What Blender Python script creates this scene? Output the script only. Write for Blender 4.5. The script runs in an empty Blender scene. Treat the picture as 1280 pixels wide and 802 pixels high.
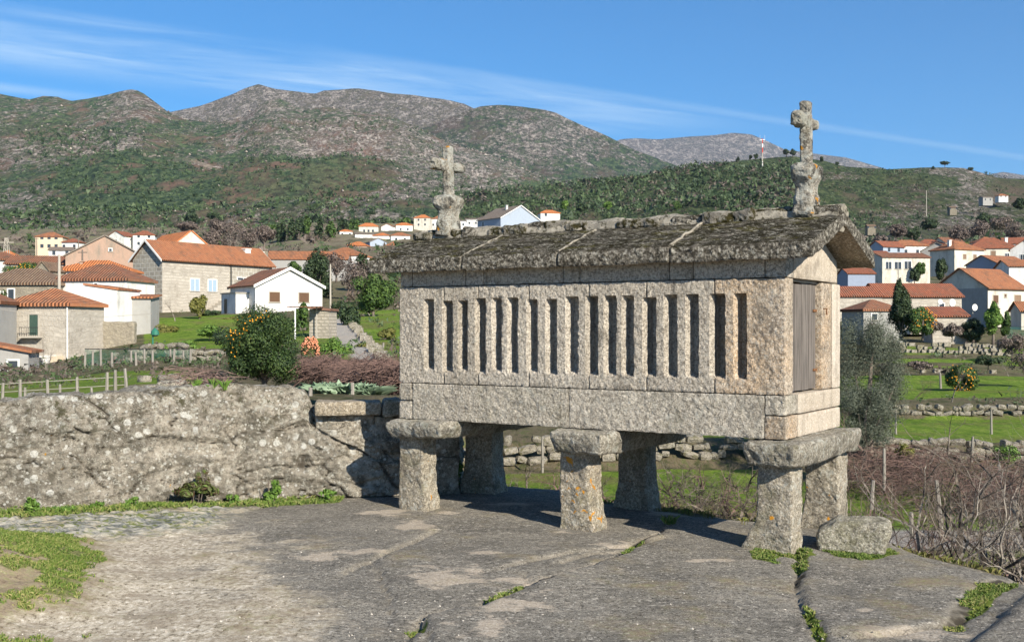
import bpy, math, random
import numpy as np
R = math.radians
sc = bpy.context.scene
COL = sc.collection
# ------------------------------------------------------------------ camera
F = 1366.0            # focal length in photograph pixels (1280 wide)
CZ = 2.0              # eye height over the rock the granary stands on
HY = 411.0            # horizon row
cam_d = bpy.data.cameras.new('camera'); cam = bpy.data.objects.new('camera', cam_d); COL.objects.link(cam)
cam.location = (0, 0, CZ); cam.rotation_euler = (R(90), 0, 0)
cam_d.sensor_width = 36; cam_d.lens = 36 * F / 1280; cam_d.shift_y = (HY - 401) / 1280
cam_d.clip_start = 0.05; cam_d.clip_end = 60000
sc.camera = cam
# ------------------------------------------------------------------ view
sc.view_settings.view_transform = 'Standard'; sc.view_settings.look = 'None'
sc.view_settings.exposure = 0.98; sc.view_settings.gamma = 1.0
try: sc.view_settings.use_curve_mapping = False
except Exception: pass
# ------------------------------------------------------------------ node helper
class NT:
    def __init__(s, nt): s.nt = nt; s.L = nt.links
    def n(s, typ, ins=None, **props):
        nd = s.nt.nodes.new(typ)
        for k, v in props.items(): setattr(nd, k, v)
        for k, v in (ins or {}).items():
            i = nd.inputs[k]
            if isinstance(v, bpy.types.NodeSocket): s.L.new(v, i)
            else:
                if hasattr(i.default_value, '__len__') and not hasattr(v, '__len__'): v = (v,) * len(i.default_value)
                if hasattr(i.default_value, '__len__') and len(i.default_value) == 4 and len(v) == 3: v = (*v, 1)
                i.default_value = v
        return nd
    def m(s, op, a, b=0.0, c=0.0, clamp=False):
        nd = s.n('ShaderNodeMath', {0: a, 1: b, 2: c}, operation=op, use_clamp=clamp); return nd.outputs[0]
    def noise(s, vec, scale, detail=4, rough=0.55, dist=0.0):
        return s.n('ShaderNodeTexNoise', {'Vector': vec, 'Scale': scale, 'Detail': detail, 'Roughness': rough, 'Distortion': dist}).outputs[0]
    def voro(s, vec, scale, feature='F1', out=0, rand=1.0):
        nd = s.n('ShaderNodeTexVoronoi', {'Vector': vec, 'Scale': scale, 'Randomness': rand}, feature=feature); return nd.outputs[out]
    def mp(s, v, a, b, lo=0.0, hi=1.0):
        return s.n('ShaderNodeMapRange', {'Value': v, 'From Min': a, 'From Max': b, 'To Min': lo, 'To Max': hi}, interpolation_type='SMOOTHSTEP').outputs[0]
    def mix(s, f, a, b, blend='MIX'):
        nd = s.n('ShaderNodeMix', {0: f, 6: a, 7: b}, data_type='RGBA', blend_type=blend); return nd.outputs[2]
    def ramp(s, f, stops):
        nd = s.n('ShaderNodeValToRGB', {0: f}); e = nd.color_ramp.elements
        while len(e) < len(stops): e.new(0.5)
        for i, (p, c) in enumerate(stops): e[i].position = p; e[i].color = (*c, 1)
        return nd.outputs[0]
    def vscale(s, vec, sx, sy, sz):
        return s.n('ShaderNodeVectorMath', {0: vec, 1: (sx, sy, sz)}, operation='MULTIPLY').outputs[0]
    def attr(s, name): return s.n('ShaderNodeAttribute', attribute_name=name).outputs[2]
MATS = {}
def material(name, fn, rough=0.85, spec=0.25):
    if name in MATS: return MATS[name]
    m = bpy.data.materials.new(name); m.use_nodes = True; nt = m.node_tree; nt.nodes.clear()
    g = NT(nt)
    tc = g.n('ShaderNodeTexCoord'); oi = g.n('ShaderNodeObjectInfo')
    off = g.n('ShaderNodeVectorMath', {0: oi.outputs['Random'], 1: (37.1, 51.3, 23.7)}, operation='MULTIPLY').outputs[0]
    g.o = g.n('ShaderNodeVectorMath', {0: tc.outputs['Object'], 1: off}, operation='ADD').outputs[0]
    g.raw = tc.outputs['Object']; g.rnd = oi.outputs['Random']
    res = fn(g)
    col, bump, dist = (res + (None, 0.01))[:3] if isinstance(res, tuple) else (res, None, 0.01)
    p = g.n('ShaderNodeBsdfPrincipled', {'Base Color': col, 'Roughness': rough, 'Specular IOR Level': spec})
    if bump is not None:
        b = g.n('ShaderNodeBump', {'Height': bump, 'Strength': 1.0, 'Distance': dist}); g.L.new(b.outputs[0], p.inputs['Normal'])
    o = g.n('ShaderNodeOutputMaterial', {'Surface': p.outputs[0]})
    m['g'] = 0
    MATS[name] = m; return m
# ------------------------------------------------------------------ sky: Nishita plus thin cirrus and contrails on a far plane
SUN_H = (0.545, -0.838); SUN_EL = 29.5
w = bpy.data.worlds.new('World'); sc.world = w; w.use_nodes = True; w.node_tree.nodes.clear()
g = NT(w.node_tree)
sky = g.n('ShaderNodeTexSky', sky_type='NISHITA', sun_disc=False, sun_elevation=R(SUN_EL), sun_rotation=math.atan2(SUN_H[0], SUN_H[1]),
          altitude=1500, air_density=1.0, dust_density=0.0, ozone_density=3.5)
tc = g.n('ShaderNodeTexCoord')
sp = g.n('ShaderNodeSeparateXYZ', {0: tc.outputs['Generated']})
zc = g.m('MAXIMUM', sp.outputs[2], 0.03)
X = g.m('DIVIDE', sp.outputs[0], zc); Y = g.m('DIVIDE', sp.outputs[1], zc)
c_ = g.m('ADD', g.m('MULTIPLY', X, -0.555), g.m('MULTIPLY', Y, 0.832))
a_ = g.m('ADD', g.m('MULTIPLY', X, 0.832), g.m('MULTIPLY', Y, 0.555))
cv = g.n('ShaderNodeCombineXYZ', {0: g.m('MULTIPLY', a_, 0.9), 1: g.m('MULTIPLY', c_, 3.2), 2: 0.0}).outputs[0]
cv2 = g.n('ShaderNodeCombineXYZ', {0: g.m('MULTIPLY', a_, 6.0), 1: g.m('MULTIPLY', c_, 14.0), 2: 3.0}).outputs[0]
cv3 = g.n('ShaderNodeCombineXYZ', {0: g.m('MULTIPLY', a_, 5.0), 1: g.m('MULTIPLY', g.m('ADD', c_, g.m('MULTIPLY', a_, 0.5)), 26.0), 2: 7.0}).outputs[0]
n1 = g.noise(cv, 1.0, 6, 0.6, 0.6); n2 = g.noise(cv2, 1.0, 4, 0.6, 0.4); n3 = g.noise(cv3, 1.0, 3, 0.5)
cdrift = g.m('ADD', c_, g.m('MULTIPLY', g.m('SUBTRACT', n1, 0.5), 0.35))
band = g.m('MULTIPLY', g.mp(cdrift, 3.62, 3.95), g.mp(cdrift, 4.75, 4.25))
band = g.m('MULTIPLY', band, g.mp(a_, 4.3, 2.6))
wisp = g.m('MULTIPLY', band, g.m('ADD', g.mp(n1, 0.30, 0.75), g.m('MULTIPLY', g.m('MULTIPLY', n2, n3), 0.7)))
thin = g.m('ABSOLUTE', g.m('SUBTRACT', g.m('ADD', c_, g.m('MULTIPLY', g.m('SUBTRACT', n2, 0.5), 0.03)), 3.655))
trail = g.m('MULTIPLY', g.mp(thin, 0.11, 0.0), g.m('MULTIPLY', g.mp(a_, 1.2, 2.2), g.m('ADD', 0.25, g.m('MULTIPLY', n2, 0.5))))
thin2 = g.m('ABSOLUTE', g.m('SUBTRACT', c_, 4.95))
trail2 = g.m('MULTIPLY', g.mp(thin2, 0.16, 0.0), g.m('MULTIPLY', g.mp(a_, 1.5, 0.6), 0.5))
cl = g.m('ADD', g.m('MULTIPLY', wisp, 0.62), g.m('ADD', g.m('MULTIPLY', trail, 0.42), trail2), clamp=True)
cl = g.m('MULTIPLY', cl, g.mp(sp.outputs[2], 0.03, 0.1))
SKY_K = (0.27, 0.82, 1.10)
skyc = g.mix(1.0, sky.outputs[0], SKY_K, 'MULTIPLY')
colr = g.mix(g.m('MULTIPLY', cl, 0.85), skyc, (5.2, 7.0, 8.8))
bg = g.n('ShaderNodeBackground', {'Color': colr, 'Strength': 0.072})
g.n('ShaderNodeOutputWorld', {'Surface': bg.outputs[0]})
# ------------------------------------------------------------------ sun
sd = bpy.data.lights.new('sun', 'SUN'); sd.energy = 5.0; sd.angle = R(0.5); sd.color = (1.0, 0.93, 0.80)
sun = bpy.data.objects.new('sun', sd); COL.objects.link(sun)
import mathutils
ce = math.cos(R(SUN_EL)); v = mathutils.Vector((SUN_H[0] * ce, SUN_H[1] * ce, math.sin(R(SUN_EL))))
sun.rotation_euler = v.to_track_quat('Z', 'Y').to_euler(); sun.location = (0, 0, 50)
# ------------------------------------------------------------------ numeric helpers
def P(px, py, D): return np.array([D * (px - 640) / F, D, CZ + D * (HY - py) / F])
def hash3(i, j, k, s=0):
    h = (i * 374761393 + j * 668265263 + k * 2147483647 + s * 974711) & 0xFFFFFFFF
    h = ((h ^ (h >> 13)) * 1274126177) & 0xFFFFFFFF
    h = h ^ (h >> 16)
    h = (h * 2246822519) & 0xFFFFFFFF; h = h ^ (h >> 15)
    return (h & 0xFFFFFF) / float(0xFFFFFF)
def vnoise(p, seed=0):
    p = np.asarray(p, float); i = np.floor(p).astype(np.int64); f = p - i; f = f * f * (3 - 2 * f)
    r = 0
    for dx in (0, 1):
        wx = f[:, 0] if dx else 1 - f[:, 0]
        for dy in (0, 1):
            wy = f[:, 1] if dy else 1 - f[:, 1]
            for dz in (0, 1):
                wz = f[:, 2] if dz else 1 - f[:, 2]
                r = r + wx * wy * wz * hash3(i[:, 0] + dx, i[:, 1] + dy, i[:, 2] + dz, seed)
    return r * 2 - 1
def fbm(p, oc=4, seed=0, gain=0.5, lac=2.03):
    a = 1.0; r = 0; t = 0; q = np.asarray(p, float)
    for o in range(oc): r = r + a * vnoise(q, seed + o * 17); t += a; a *= gain; q = q * lac + 11.3
    return r / t
def worley(p, seed=0):
    i = np.floor(p).astype(np.int64); f1 = np.full(len(p), 9.0); f2 = f1.copy(); idv = np.zeros(len(p))
    for dx in (-1, 0, 1):
        for dy in (-1, 0, 1):
            for dz in (-1, 0, 1):
                a, b, c = i[:, 0] + dx, i[:, 1] + dy, i[:, 2] + dz
                q = np.stack([a + hash3(a, b, c, seed), b + hash3(a, b, c, seed + 1), c + hash3(a, b, c, seed + 2)], 1)
                d = np.linalg.norm(q - p, axis=1); h = hash3(a, b, c, seed + 3)
                m = d < f1
                f2 = np.where(m, f1, np.minimum(f2, d)); idv = np.where(m, h, idv); f1 = np.where(m, d, f1)
    return f1, f2, idv
def sstep(x, a, b):
    t = np.clip((x - a) / (b - a), 0, 1); return t * t * (3 - 2 * t)
# ------------------------------------------------------------------ object helpers
def mesh(name, V, Fc, mats=None, smooth=False, mi=None, attrs=None):
    me = bpy.data.meshes.new(name)
    V = np.asarray(V, dtype=np.float32)
    if isinstance(Fc, np.ndarray):
        n, k = Fc.shape
        me.vertices.add(len(V)); me.vertices.foreach_set('co', V.ravel())
        me.loops.add(n * k); me.loops.foreach_set('vertex_index', Fc.astype(np.int32).ravel())
        me.polygons.add(n); me.polygons.foreach_set('loop_start', np.arange(0, n * k, k, dtype=np.int32))
        me.update(calc_edges=True)
    else:
        me.from_pydata(V.tolist(), [], Fc)
    if mats:
        for m in (mats if isinstance(mats, (list, tuple)) else [mats]): me.materials.append(m)
    if mi is not None: me.polygons.foreach_set('material_index', np.asarray(mi, dtype=np.int32))
    me.polygons.foreach_set('use_smooth', np.full(len(me.polygons), smooth))
    for k, a in (attrs or {}).items():
        at = me.attributes.new(k, 'FLOAT', 'POINT'); at.data.foreach_set('value', np.asarray(a, dtype=np.float32))
    me.update(); me.validate()
    return me
def obj(name, me, parent=None, loc=None, rot=None, scale=None):
    o = bpy.data.objects.new(name, me); COL.objects.link(o)
    if parent is not None: o.parent = parent
    if loc is not None: o.location = loc
    if rot is not None: o.rotation_euler = rot if hasattr(rot, '__len__') else (0, 0, rot)
    if scale is not None: o.scale = scale if hasattr(scale, '__len__') else (scale,) * 3
    return o
def tag(o, label=None, cat=None, group=None, kind=None):
    if label: o['label'] = label
    if cat: o['category'] = cat
    if group: o['group'] = group
    if kind: o['kind'] = kind
    return o
def thing(name, loc, label, cat, group=None, rot=0.0):
    o = obj(name, None, None, loc, rot); o.empty_display_size = 0.2
    return tag(o, label, cat, group)
def copy_tree(o, parent=None):
    c = o.copy(); COL.objects.link(c)
    if parent is not None: c.parent = parent
    for ch in list(o.children): copy_tree(ch, c)
    return c
class MB:
    """collects pieces into one mesh"""
    def __init__(s): s.V = []; s.F = []; s.n = 0; s.mi = []; s.cur = 0
    def add(s, V, Fc):
        V = np.asarray(V, float); s.V.append(V)
        for f in Fc: s.F.append([int(i) + s.n for i in f]); s.mi.append(s.cur)
        s.n += len(V); return s
    def box(s, x0, x1, y0, y1, z0, z1):
        V = [(x, y, z) for z in (z0, z1) for y in (y0, y1) for x in (x0, x1)]
        return s.add(V, [(0, 2, 3, 1), (4, 5, 7, 6), (0, 1, 5, 4), (2, 6, 7, 3), (0, 4, 6, 2), (1, 3, 7, 5)])
    def tube(s, pts, rad, k=6, cap=True):
        V, Fc = tube(pts, rad, k, cap); return s.add(V, Fc)
    def prism(s, poly, axis, a, b):
        # poly: 2D outline (ccw), extruded along axis ('x' -> outline in y,z ; 'y' -> outline in x,z ; 'z')
        n = len(poly); V = []
        for t in (a, b):
            for (u, v_) in poly: V.append({'x': (t, u, v_), 'y': (u, t, v_), 'z': (u, v_, t)}[axis])
        Fc = [list(range(n))[::-1], list(range(n, 2 * n))] + [(i, (i + 1) % n, (i + 1) % n + n, i + n) for i in range(n)]
        return s.add(V, Fc)
    def mesh(s, name, mats, smooth=False):
        V = np.concatenate(s.V); return mesh(name, V, s.F, mats, smooth, s.mi if (isinstance(mats, (list, tuple)) and len(mats) > 1) else None)
    def obj(s, name, mats, parent=None, smooth=False, **k): return obj(name, s.mesh(name, mats, smooth), parent, **k)
def tube(pts, rad, k=6, cap=True):
    pts = np.asarray(pts, float); n = len(pts)
    rad = np.full(n, rad) if not hasattr(rad, '__len__') else np.asarray(rad)
    T = np.gradient(pts, axis=0); T /= np.linalg.norm(T, axis=1)[:, None] + 1e-9
    ref = np.array([0.31, 0.17, 0.93]) if abs(T[0][2]) < 0.9 else np.array([0.95, 0.2, 0.1])
    A = np.cross(T, ref); A /= np.linalg.norm(A, axis=1)[:, None] + 1e-9; B = np.cross(T, A)
    an = np.arange(k) * 2 * np.pi / k
    V = (pts[:, None, :] + rad[:, None, None] * (np.cos(an)[None, :, None] * A[:, None, :] + np.sin(an)[None, :, None] * B[:, None, :])).reshape(-1, 3)
    Fc = []
    for i in range(n - 1):
        for j in range(k):
            a = i * k + j; b = i * k + (j + 1) % k; Fc.append((a, b, b + k, a + k))
    if cap: Fc.append(tuple(range(k))[::-1]); Fc.append(tuple(range((n - 1) * k, n * k)))
    return V, Fc
def grid_faces(nu, nv, flip=False):
    i = np.arange(nu - 1)[:, None] * nv + np.arange(nv - 1)[None, :]
    i = i.ravel(); q = np.stack([i, i + nv, i + nv + 1, i + 1], 1)
    return q[:, ::-1].copy() if flip else q
def rough_box(h, res, rnd=0.02, amp=0.01, freq=8.0, seed=0, fn=None, lowamp=0.0, lowfreq=1.5, xs=None):
    """closed box (half sizes h) of gridded faces, rounded, roughened"""
    h = np.asarray(h, float); Vs = []; Fs = []; n0 = 0
    res = np.asarray(res if hasattr(res, '__len__') else (res,) * 3, float)
    ax = [xs if (k == 0 and xs is not None) else np.linspace(-h[k], h[k], max(2, int(round(2 * h[k] / res[k])) + 1)) for k in range(3)]
    for k in range(3):
        u, v_ = [(1, 2), (2, 0), (0, 1)][k]
        U, W = np.meshgrid(ax[u], ax[v_], indexing='ij')
        for s in (-1, 1):
            V = np.zeros((U.size, 3)); V[:, u] = U.ravel(); V[:, v_] = W.ravel(); V[:, k] = s * h[k]
            Vs.append(V); Fs.append(grid_faces(*U.shape, flip=(s < 0)) + n0); n0 += len(V)
    V = np.concatenate(Vs); Fc = np.concatenate(Fs)
    key = np.round(V * 20000).astype(np.int64); _, idx, inv = np.unique(key, axis=0, return_index=True, return_inverse=True)
    V = V[idx]; Fc = inv.ravel()[Fc]
    r = min(rnd, 0.95 * h.min()); q = np.clip(V, -(h - r), h - r); d = V - q; L = np.linalg.norm(d, axis=1)[:, None] + 1e-9
    nrm = d / L; V = q + nrm * r
    if amp: V = V + nrm * (amp * fbm((V + seed * 7.31) * freq, 3, seed, 0.6))[:, None]
    if lowamp: V = V + nrm * (lowamp * fbm((V + seed * 3.17) * lowfreq, 2, seed + 5))[:, None]
    if fn is not None: V = fn(V)
    return V, Fc
def blockmesh(name, x0, x1, y0, y1, z0, z1, m, **k):
    h = ((x1 - x0) / 2, (y1 - y0) / 2, (z1 - z0) / 2)
    sm = k.pop('smooth', False)
    V, Fc = rough_box(h, **k); V = V + np.array([(x0 + x1) / 2, (y0 + y1) / 2, (z0 + z1) / 2])
    return mesh(name, V, Fc, m, sm)
# ================================================================== materials
def granite(base1, base2, dark=0.45, white=0.3, orange=0.0, moss=0.0, grain=1.0, pit=1.0):
    def f(g):
        o = g.o
        c = g.mix(g.mp(g.noise(o, 2.3, 5), 0.35, 0.65), base1, base2)
        sp_ = g.noise(o, 75, 2, 0.7)
        c = g.mix(g.m('MULTIPLY', g.mp(sp_, 0.50, 0.36), 0.35 + 0.35 * pit), c, (0.13, 0.11, 0.09))
        c = g.mix(g.m('MULTIPLY', g.mp(g.noise(o, 52, 3, 0.8), 0.50, 0.72), 0.9), c, (0.72, 0.66, 0.58))
        pt = g.mp(g.noise(o, 34, 4, 0.85), 0.48, 0.39); c = g.mix(g.m('MULTIPLY', pt, 0.62 * pit), c, (0.13, 0.11, 0.088)); wv = g.noise(o, 1.9, 5, 0.65); c = g.mix(g.m('MULTIPLY', g.mp(wv, 0.46, 0.34), 0.45), c, (0.12, 0.10, 0.08))
        hc = g.noise(o, 38, 3, 0.8)
        c = g.mix(g.m('MULTIPLY', g.mp(hc, 0.47, 0.40), 0.55 * pit), c, (0.10, 0.085, 0.068)); c = g.mix(g.m('MULTIPLY', g.mp(hc, 0.55, 0.62), 0.5 * pit), c, (0.80, 0.73, 0.62))
        c = g.mix(g.m('MULTIPLY', g.mp(g.noise(g.vscale(o, 3.2, 3.2, 0.45), 1.6, 6, 0.7), 0.50, 0.66), 0.35), c, (0.14, 0.125, 0.10))
        c = g.mix(1.0, c, g.n('ShaderNodeCombineColor', {0: g.mp(g.rnd, 0, 1, 0.94, 1.10), 1: g.mp(g.rnd, 0, 1, 0.93, 1.10), 2: g.mp(g.rnd, 0, 1, 0.90, 1.09)}).outputs[0], 'MULTIPLY')
        dk = g.mp(g.noise(o, 5.5, 9, 0.72), 0.58 - 0.12 * dark, 0.70 - 0.1 * dark)
        c = g.mix(g.m('MULTIPLY', dk, dark), c, (0.055, 0.052, 0.045))
        wh = g.mp(g.noise(g.vscale(o, 1, 1, 1.0), 9.0, 8, 0.75, 0.5), 0.62 - 0.1 * white, 0.68 - 0.1 * white)
        c = g.mix(g.m('MULTIPLY', wh, white), c, (0.48, 0.47, 0.41))
        if moss: c = g.mix(g.m('MULTIPLY', g.mp(g.noise(o, 3.1, 7, 0.7), 0.52, 0.62), moss), c, (0.10, 0.095, 0.025))
        if orange:
            oz = g.mp(g.noise(o, 6.7, 5, 0.6, 0.4), 0.685 - 0.05 * orange, 0.70 - 0.05 * orange); c = g.mix(oz, c, (0.58, 0.26, 0.025))
        b = g.m('ADD', g.m('MULTIPLY', g.noise(o, 30, 5, 0.8), 1.5), g.m('MULTIPLY', g.noise(o, 8, 3), 1.0))
        return c, b, 0.025 * grain
    return f
GR = material('grey_granite', granite((0.60, 0.53, 0.44), (0.53, 0.465, 0.385), 0.35, 0.35, 0.0))
GRP = material('plinth_granite', granite((0.57, 0.505, 0.415), (0.47, 0.42, 0.34), 0.38, 0.5, 0.0, 0.15))
GRO = material('ochre_granite', granite((0.62, 0.44, 0.28), (0.55, 0.44, 0.33), 0.35, 0.35, 0.0))
GRS = material('smooth_pale_granite', granite((0.47, 0.405, 0.33), (0.43, 0.36, 0.285), 0.15, 0.1, 0, 0, 0.35, 0.0))
GPOST = material('weathered_granite_post', granite((0.45, 0.39, 0.30), (0.39, 0.345, 0.265), 0.5, 0.7, 0.15, 0.3))
GPOSTO = material('lichened_granite_post', granite((0.40, 0.33, 0.24), (0.36, 0.31, 0.22), 0.5, 0.6, 1.1, 0.35))
GCAP = material('lichened_cap_granite', granite((0.42, 0.385, 0.31), (0.34, 0.31, 0.25), 0.6, 0.85, 0.0, 0.3, 1.3))
GCROSS = material('lichened_cross_granite', granite((0.50, 0.46, 0.38), (0.36, 0.33, 0.27), 0.9, 1.2, 1.0, 0.2, 1.5))
def roofmat(g):
    o = g.o
    c = g.mix(g.mp(g.noise(o, 3, 5), 0.35, 0.65), (0.13, 0.115, 0.09), (0.22, 0.195, 0.155))
    side = g.mp(g.n('ShaderNodeSeparateXYZ', {0: g.n('ShaderNodeNewGeometry').outputs['True Normal']}).outputs[2], 0.75, 0.35)
    st = g.vscale(o, 0.55, 1.3, 1)
    c = g.mix(g.mp(g.noise(st, 14, 7, 0.8), 0.44, 0.51), c, (0.045, 0.038, 0.026))
    c = g.mix(g.mp(g.noise(st, 6, 9, 0.75), 0.45, 0.52), c, (0.026, 0.022, 0.010))
    c = g.mix(g.m('MULTIPLY', g.mp(g.noise(st, 5, 8, 0.75), 0.55, 0.61), 0.8), c, (0.085, 0.075, 0.016))
    c = g.mix(g.m('MULTIPLY', g.mp(g.noise(st, 24, 6, 0.85), 0.545, 0.59), 0.9), c, (0.50, 0.46, 0.38))
    cs = g.ramp(g.noise(o, 22, 7, 0.85), [(0.40, (0.03, 0.027, 0.02)), (0.49, (0.12, 0.105, 0.085)), (0.54, (0.30, 0.27, 0.22)), (0.59, (0.62, 0.58, 0.49))])
    c = g.mix(g.m('MULTIPLY', side, 0.85), c, cs)
    b = g.m('ADD', g.noise(o, 30, 6, 0.85), g.m('MULTIPLY', g.noise(st, 8, 8, 0.7), 0.8))
    return c, b, 0.045
GROOF = material('mossy_roof_slab', roofmat, 0.95, 0.1)
def ridgemat(g):
    o = g.o
    c = g.mix(g.mp(g.noise(o, 4, 5), 0.35, 0.65), (0.30, 0.27, 0.22), (0.20, 0.18, 0.15))
    c = g.mix(g.mp(g.noise(o, 6.5, 9, 0.8), 0.46, 0.52), c, (0.05, 0.043, 0.016))
    c = g.mix(g.m('MULTIPLY', g.mp(g.noise(o, 16, 8, 0.8), 0.53, 0.60), 0.8), c, (0.38, 0.36, 0.30))
    return c, g.noise(o, 20, 7, 0.8), 0.05
GRIDGE = material('ridge_stone', ridgemat, 0.95, 0.1)
GUND = material('roof_underside_stone', granite((0.34, 0.27, 0.18), (0.28, 0.21, 0.14), 0.2, 0.1, 0, 0, 0.6))  # moss-free slab underside; warm bounce light is painted into its brown
MORT = material('pale_mortar', lambda g: (g.mix(g.mp(g.noise(g.o, 11, 8, 0.8), 0.53, 0.59), g.mix(g.mp(g.noise(g.o, 9, 6, 0.8), 0.4, 0.6), (0.42, 0.375, 0.30), (0.24, 0.215, 0.17)), (0.06, 0.052, 0.03)), g.noise(g.o, 25, 6, 0.8), 0.03))
def woodf(c1, c2):
    def f(g):
        v = g.vscale(g.o, 30, 30, 1.2)
        n = g.noise(v, 1.6, 6, 0.7); n2 = g.noise(g.vscale(g.o, 90, 90, 3), 1.0, 3)
        c = g.mix(g.mp(n, 0.3, 0.7), c1, c2); c = g.mix(g.m('MULTIPLY', g.mp(n2, 0.55, 0.75), 0.6), c, (0.03, 0.028, 0.026))
        return c, n, 0.004
    return f
WOOD = material('weathered_grey_wood', woodf((0.07, 0.06, 0.052), (0.19, 0.165, 0.145)))
RUST = material('rusty_iron', lambda g: g.mix(g.noise(g.o, 40, 5), (0.09, 0.04, 0.02), (0.25, 0.12, 0.05)))
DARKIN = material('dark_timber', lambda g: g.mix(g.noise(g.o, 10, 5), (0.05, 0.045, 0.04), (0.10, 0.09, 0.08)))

# ================================================================== the granary
GX, GY = 2.469, 9.86
ROTZ = math.atan2(-0.548, 0.836)
gran = thing('stone_granary', (GX, GY, 0), 'long granite granary with slatted side, mossy slab roof and wooden door on stone posts', 'granary', rot=ROTZ)
def tpx(px, b=0.0):          # distance from the near end along the long wall for a column of the picture
    x0, y0, r = GX - 0.548 * b, GY - 0.836 * b, (px - 640) / F
    return (x0 - y0 * r) / (0.836 + 0.548 * r)
def PT(t, s, z=0):           # local (t from near end, s to the rear) -> world
    return np.array([GX - 0.836 * t + 0.548 * s, GY + 0.548 * t + 0.836 * s, z])
L_, W_ = 4.474, 1.67
# plinth course
def gblk(name, t0, t1, s0, s1, z0, z1, m, seed, **k):
    kw = dict(res=(0.025, 0.05, 0.02), rnd=0.013, amp=0.010, freq=22, seed=seed); kw.update(k)
    return obj(name, blockmesh(name, -t1 + 0.002, -t0 - 0.002, s0, s1, z0 + 0.001, z1 - 0.003, m, **kw), gran)
tA, tB = tpx(711), tpx(956)
gblk('plinth_stone', tpx(515), L_, 0.0, 0.35, 1.205, 1.40, GRP, 1)
gblk('plinth_stone', tpx(515), L_, 0.0, 0.35, 0.995, 1.20, GRP, 2)
gblk('plinth_stone', tA, tpx(515), 0.0, 0.35, 0.995, 1.40, GRP, 3)
gblk('plinth_stone', tB, tA, 0.0, 0.35, 0.995, 1.40, GRP, 4)
gblk('plinth_stone', 0, tB, 0.0, 0.35, 1.215, 1.40, GRP, 5)
gblk('plinth_stone', 0, tB, 0.0, 0.35, 0.995, 1.21, GRO, 6)
gblk('plinth_stone', 0, 0.35, 0.355, 1.67, 1.21, 1.40, GRS, 7, res=(0.05, 0.03, 0.03), amp=0.004)
gblk('plinth_stone', 0, 0.35, 0.355, 1.67, 0.995, 1.205, GRS, 8, res=(0.05, 0.03, 0.03), amp=0.004)
for a, b, sd_ in ((0.36, 2.3, 9), (2.3, 4.12, 10)): gblk('plinth_stone', a, b, 1.37, 1.67, 0.995, 1.40, GRP, sd_, res=0.1)
gblk('plinth_stone', 4.12, L_, 0.355, 1.67, 0.995, 1.40, GRP, 11, res=0.1)
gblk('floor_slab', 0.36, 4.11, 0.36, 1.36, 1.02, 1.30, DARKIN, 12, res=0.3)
# slatted panels: one stone each, slots cut into the front face
slots = [(536, 542.5), (559, 566), (578.6, 584.5), (600, 607), (620.7, 627), (640, 647), (664.6, 672), (688, 696), (713, 722), (737.8, 747.5),
         (761, 770), (783, 792), (809, 820), (836, 846), (863, 873), (893, 906), (923, 933)]
SL = []
for (a, b) in slots:
    SL.append((tpx(a - 6.3), tpx(b)))      # (far edge of the opening, near edge)
pj = [L_, tpx(554.7), tpx(597.8), tpx(661), tpx(736), tpx(808), tpx(893), 0.0]
def panel(i, t1, t0, m):
    zc_, hz = (1.40 + 2.465) / 2, (2.465 - 1.40) / 2
    xc, hx = -(t0 + t1) / 2, (t1 - t0) / 2 - 0.002
    sy = 0.216 if i == 6 else 0.30
    xs = []
    base = np.arange(-hx, hx, 0.014)
    for (fa, ne) in SL:
        for e in (-fa + 0.002, -ne, -fa + 0.0335, -ne - 0.045, -ne - 0.025):
            lx = e - xc
            if abs(lx) < hx - 0.01: xs += [lx - 0.0035, lx + 0.0035]
    xs = np.unique(np.concatenate([np.linspace(-hx, hx, int(2 * hx / 0.014) + 2), xs])); keep = [xs[0]]
    for x in xs[1:]:
        if x - keep[-1] > 0.0025: keep.append(x)
    keep[-1] = hx; xs = np.array(keep)
    def fn(V):
        front = np.clip((-V[:, 1] + 0.02) / (sy / 2 + 0.02), 0, 1) > 0.93
        X_ = V[:, 0] + xc; Z_ = V[:, 2] + zc_
        wob = 0.004 * fbm(np.stack([X_ * 9, V[:, 1] * 0, Z_ * 14], 1), 2, 3)
        dep = np.zeros(len(V))
        for k, (fa, ne) in enumerate(SL):
            top = 2.315 + 0.012 * math.sin(k * 5.1); bot = 1.565 + 0.012 * math.sin(k * 3.3 + 1)
            u_ = X_ + wob * 0.3 + fa; xin = (u_ > 0) * (1 - sstep(X_ + wob, -ne - 0.0035, -ne + 0.0035))
            zin = (1 - sstep(Z_ + wob, top - 0.006, top + 0.006)) * sstep(Z_ + wob, bot - 0.03, bot + 0.02)
            prof = np.where(u_ < 0.0335, np.clip(u_, 0, 1) * 1.9, 0.12) + 0.09 * (X_ > -ne - 0.045) * (X_ < -ne - 0.025)
            dep = np.maximum(dep, xin * zin * prof)
        V[:, 1] = V[:, 1] + np.where(front, np.minimum(dep, sy - 0.02), 0)
        return V
    V, Fc = rough_box((hx, sy / 2, hz), (0.014, 0.06, 0.022), 0.014, 0.009, 24, seed=20 + i, fn=fn, xs=xs)
    V = V + np.array([xc, sy / 2, zc_])
    obj('slatted_panel', mesh('slatted_panel', V, Fc, m), gran)
for i in range(7): panel(i, pj[i], pj[i + 1], GRO if i == 6 else GR)
for a, b, sd_ in ((0.05, 1.5, 31), (1.5, 3.0, 32), (3.0, L_, 33)): gblk('rear_wall_stone', a, b, 1.40, 1.67, 1.40, 2.465, GR, sd_, res=0.06)
gblk('end_wall_stone', 4.17, L_, 0.30, 1.395, 1.40, 2.465, GR, 34, res=0.06)
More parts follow.
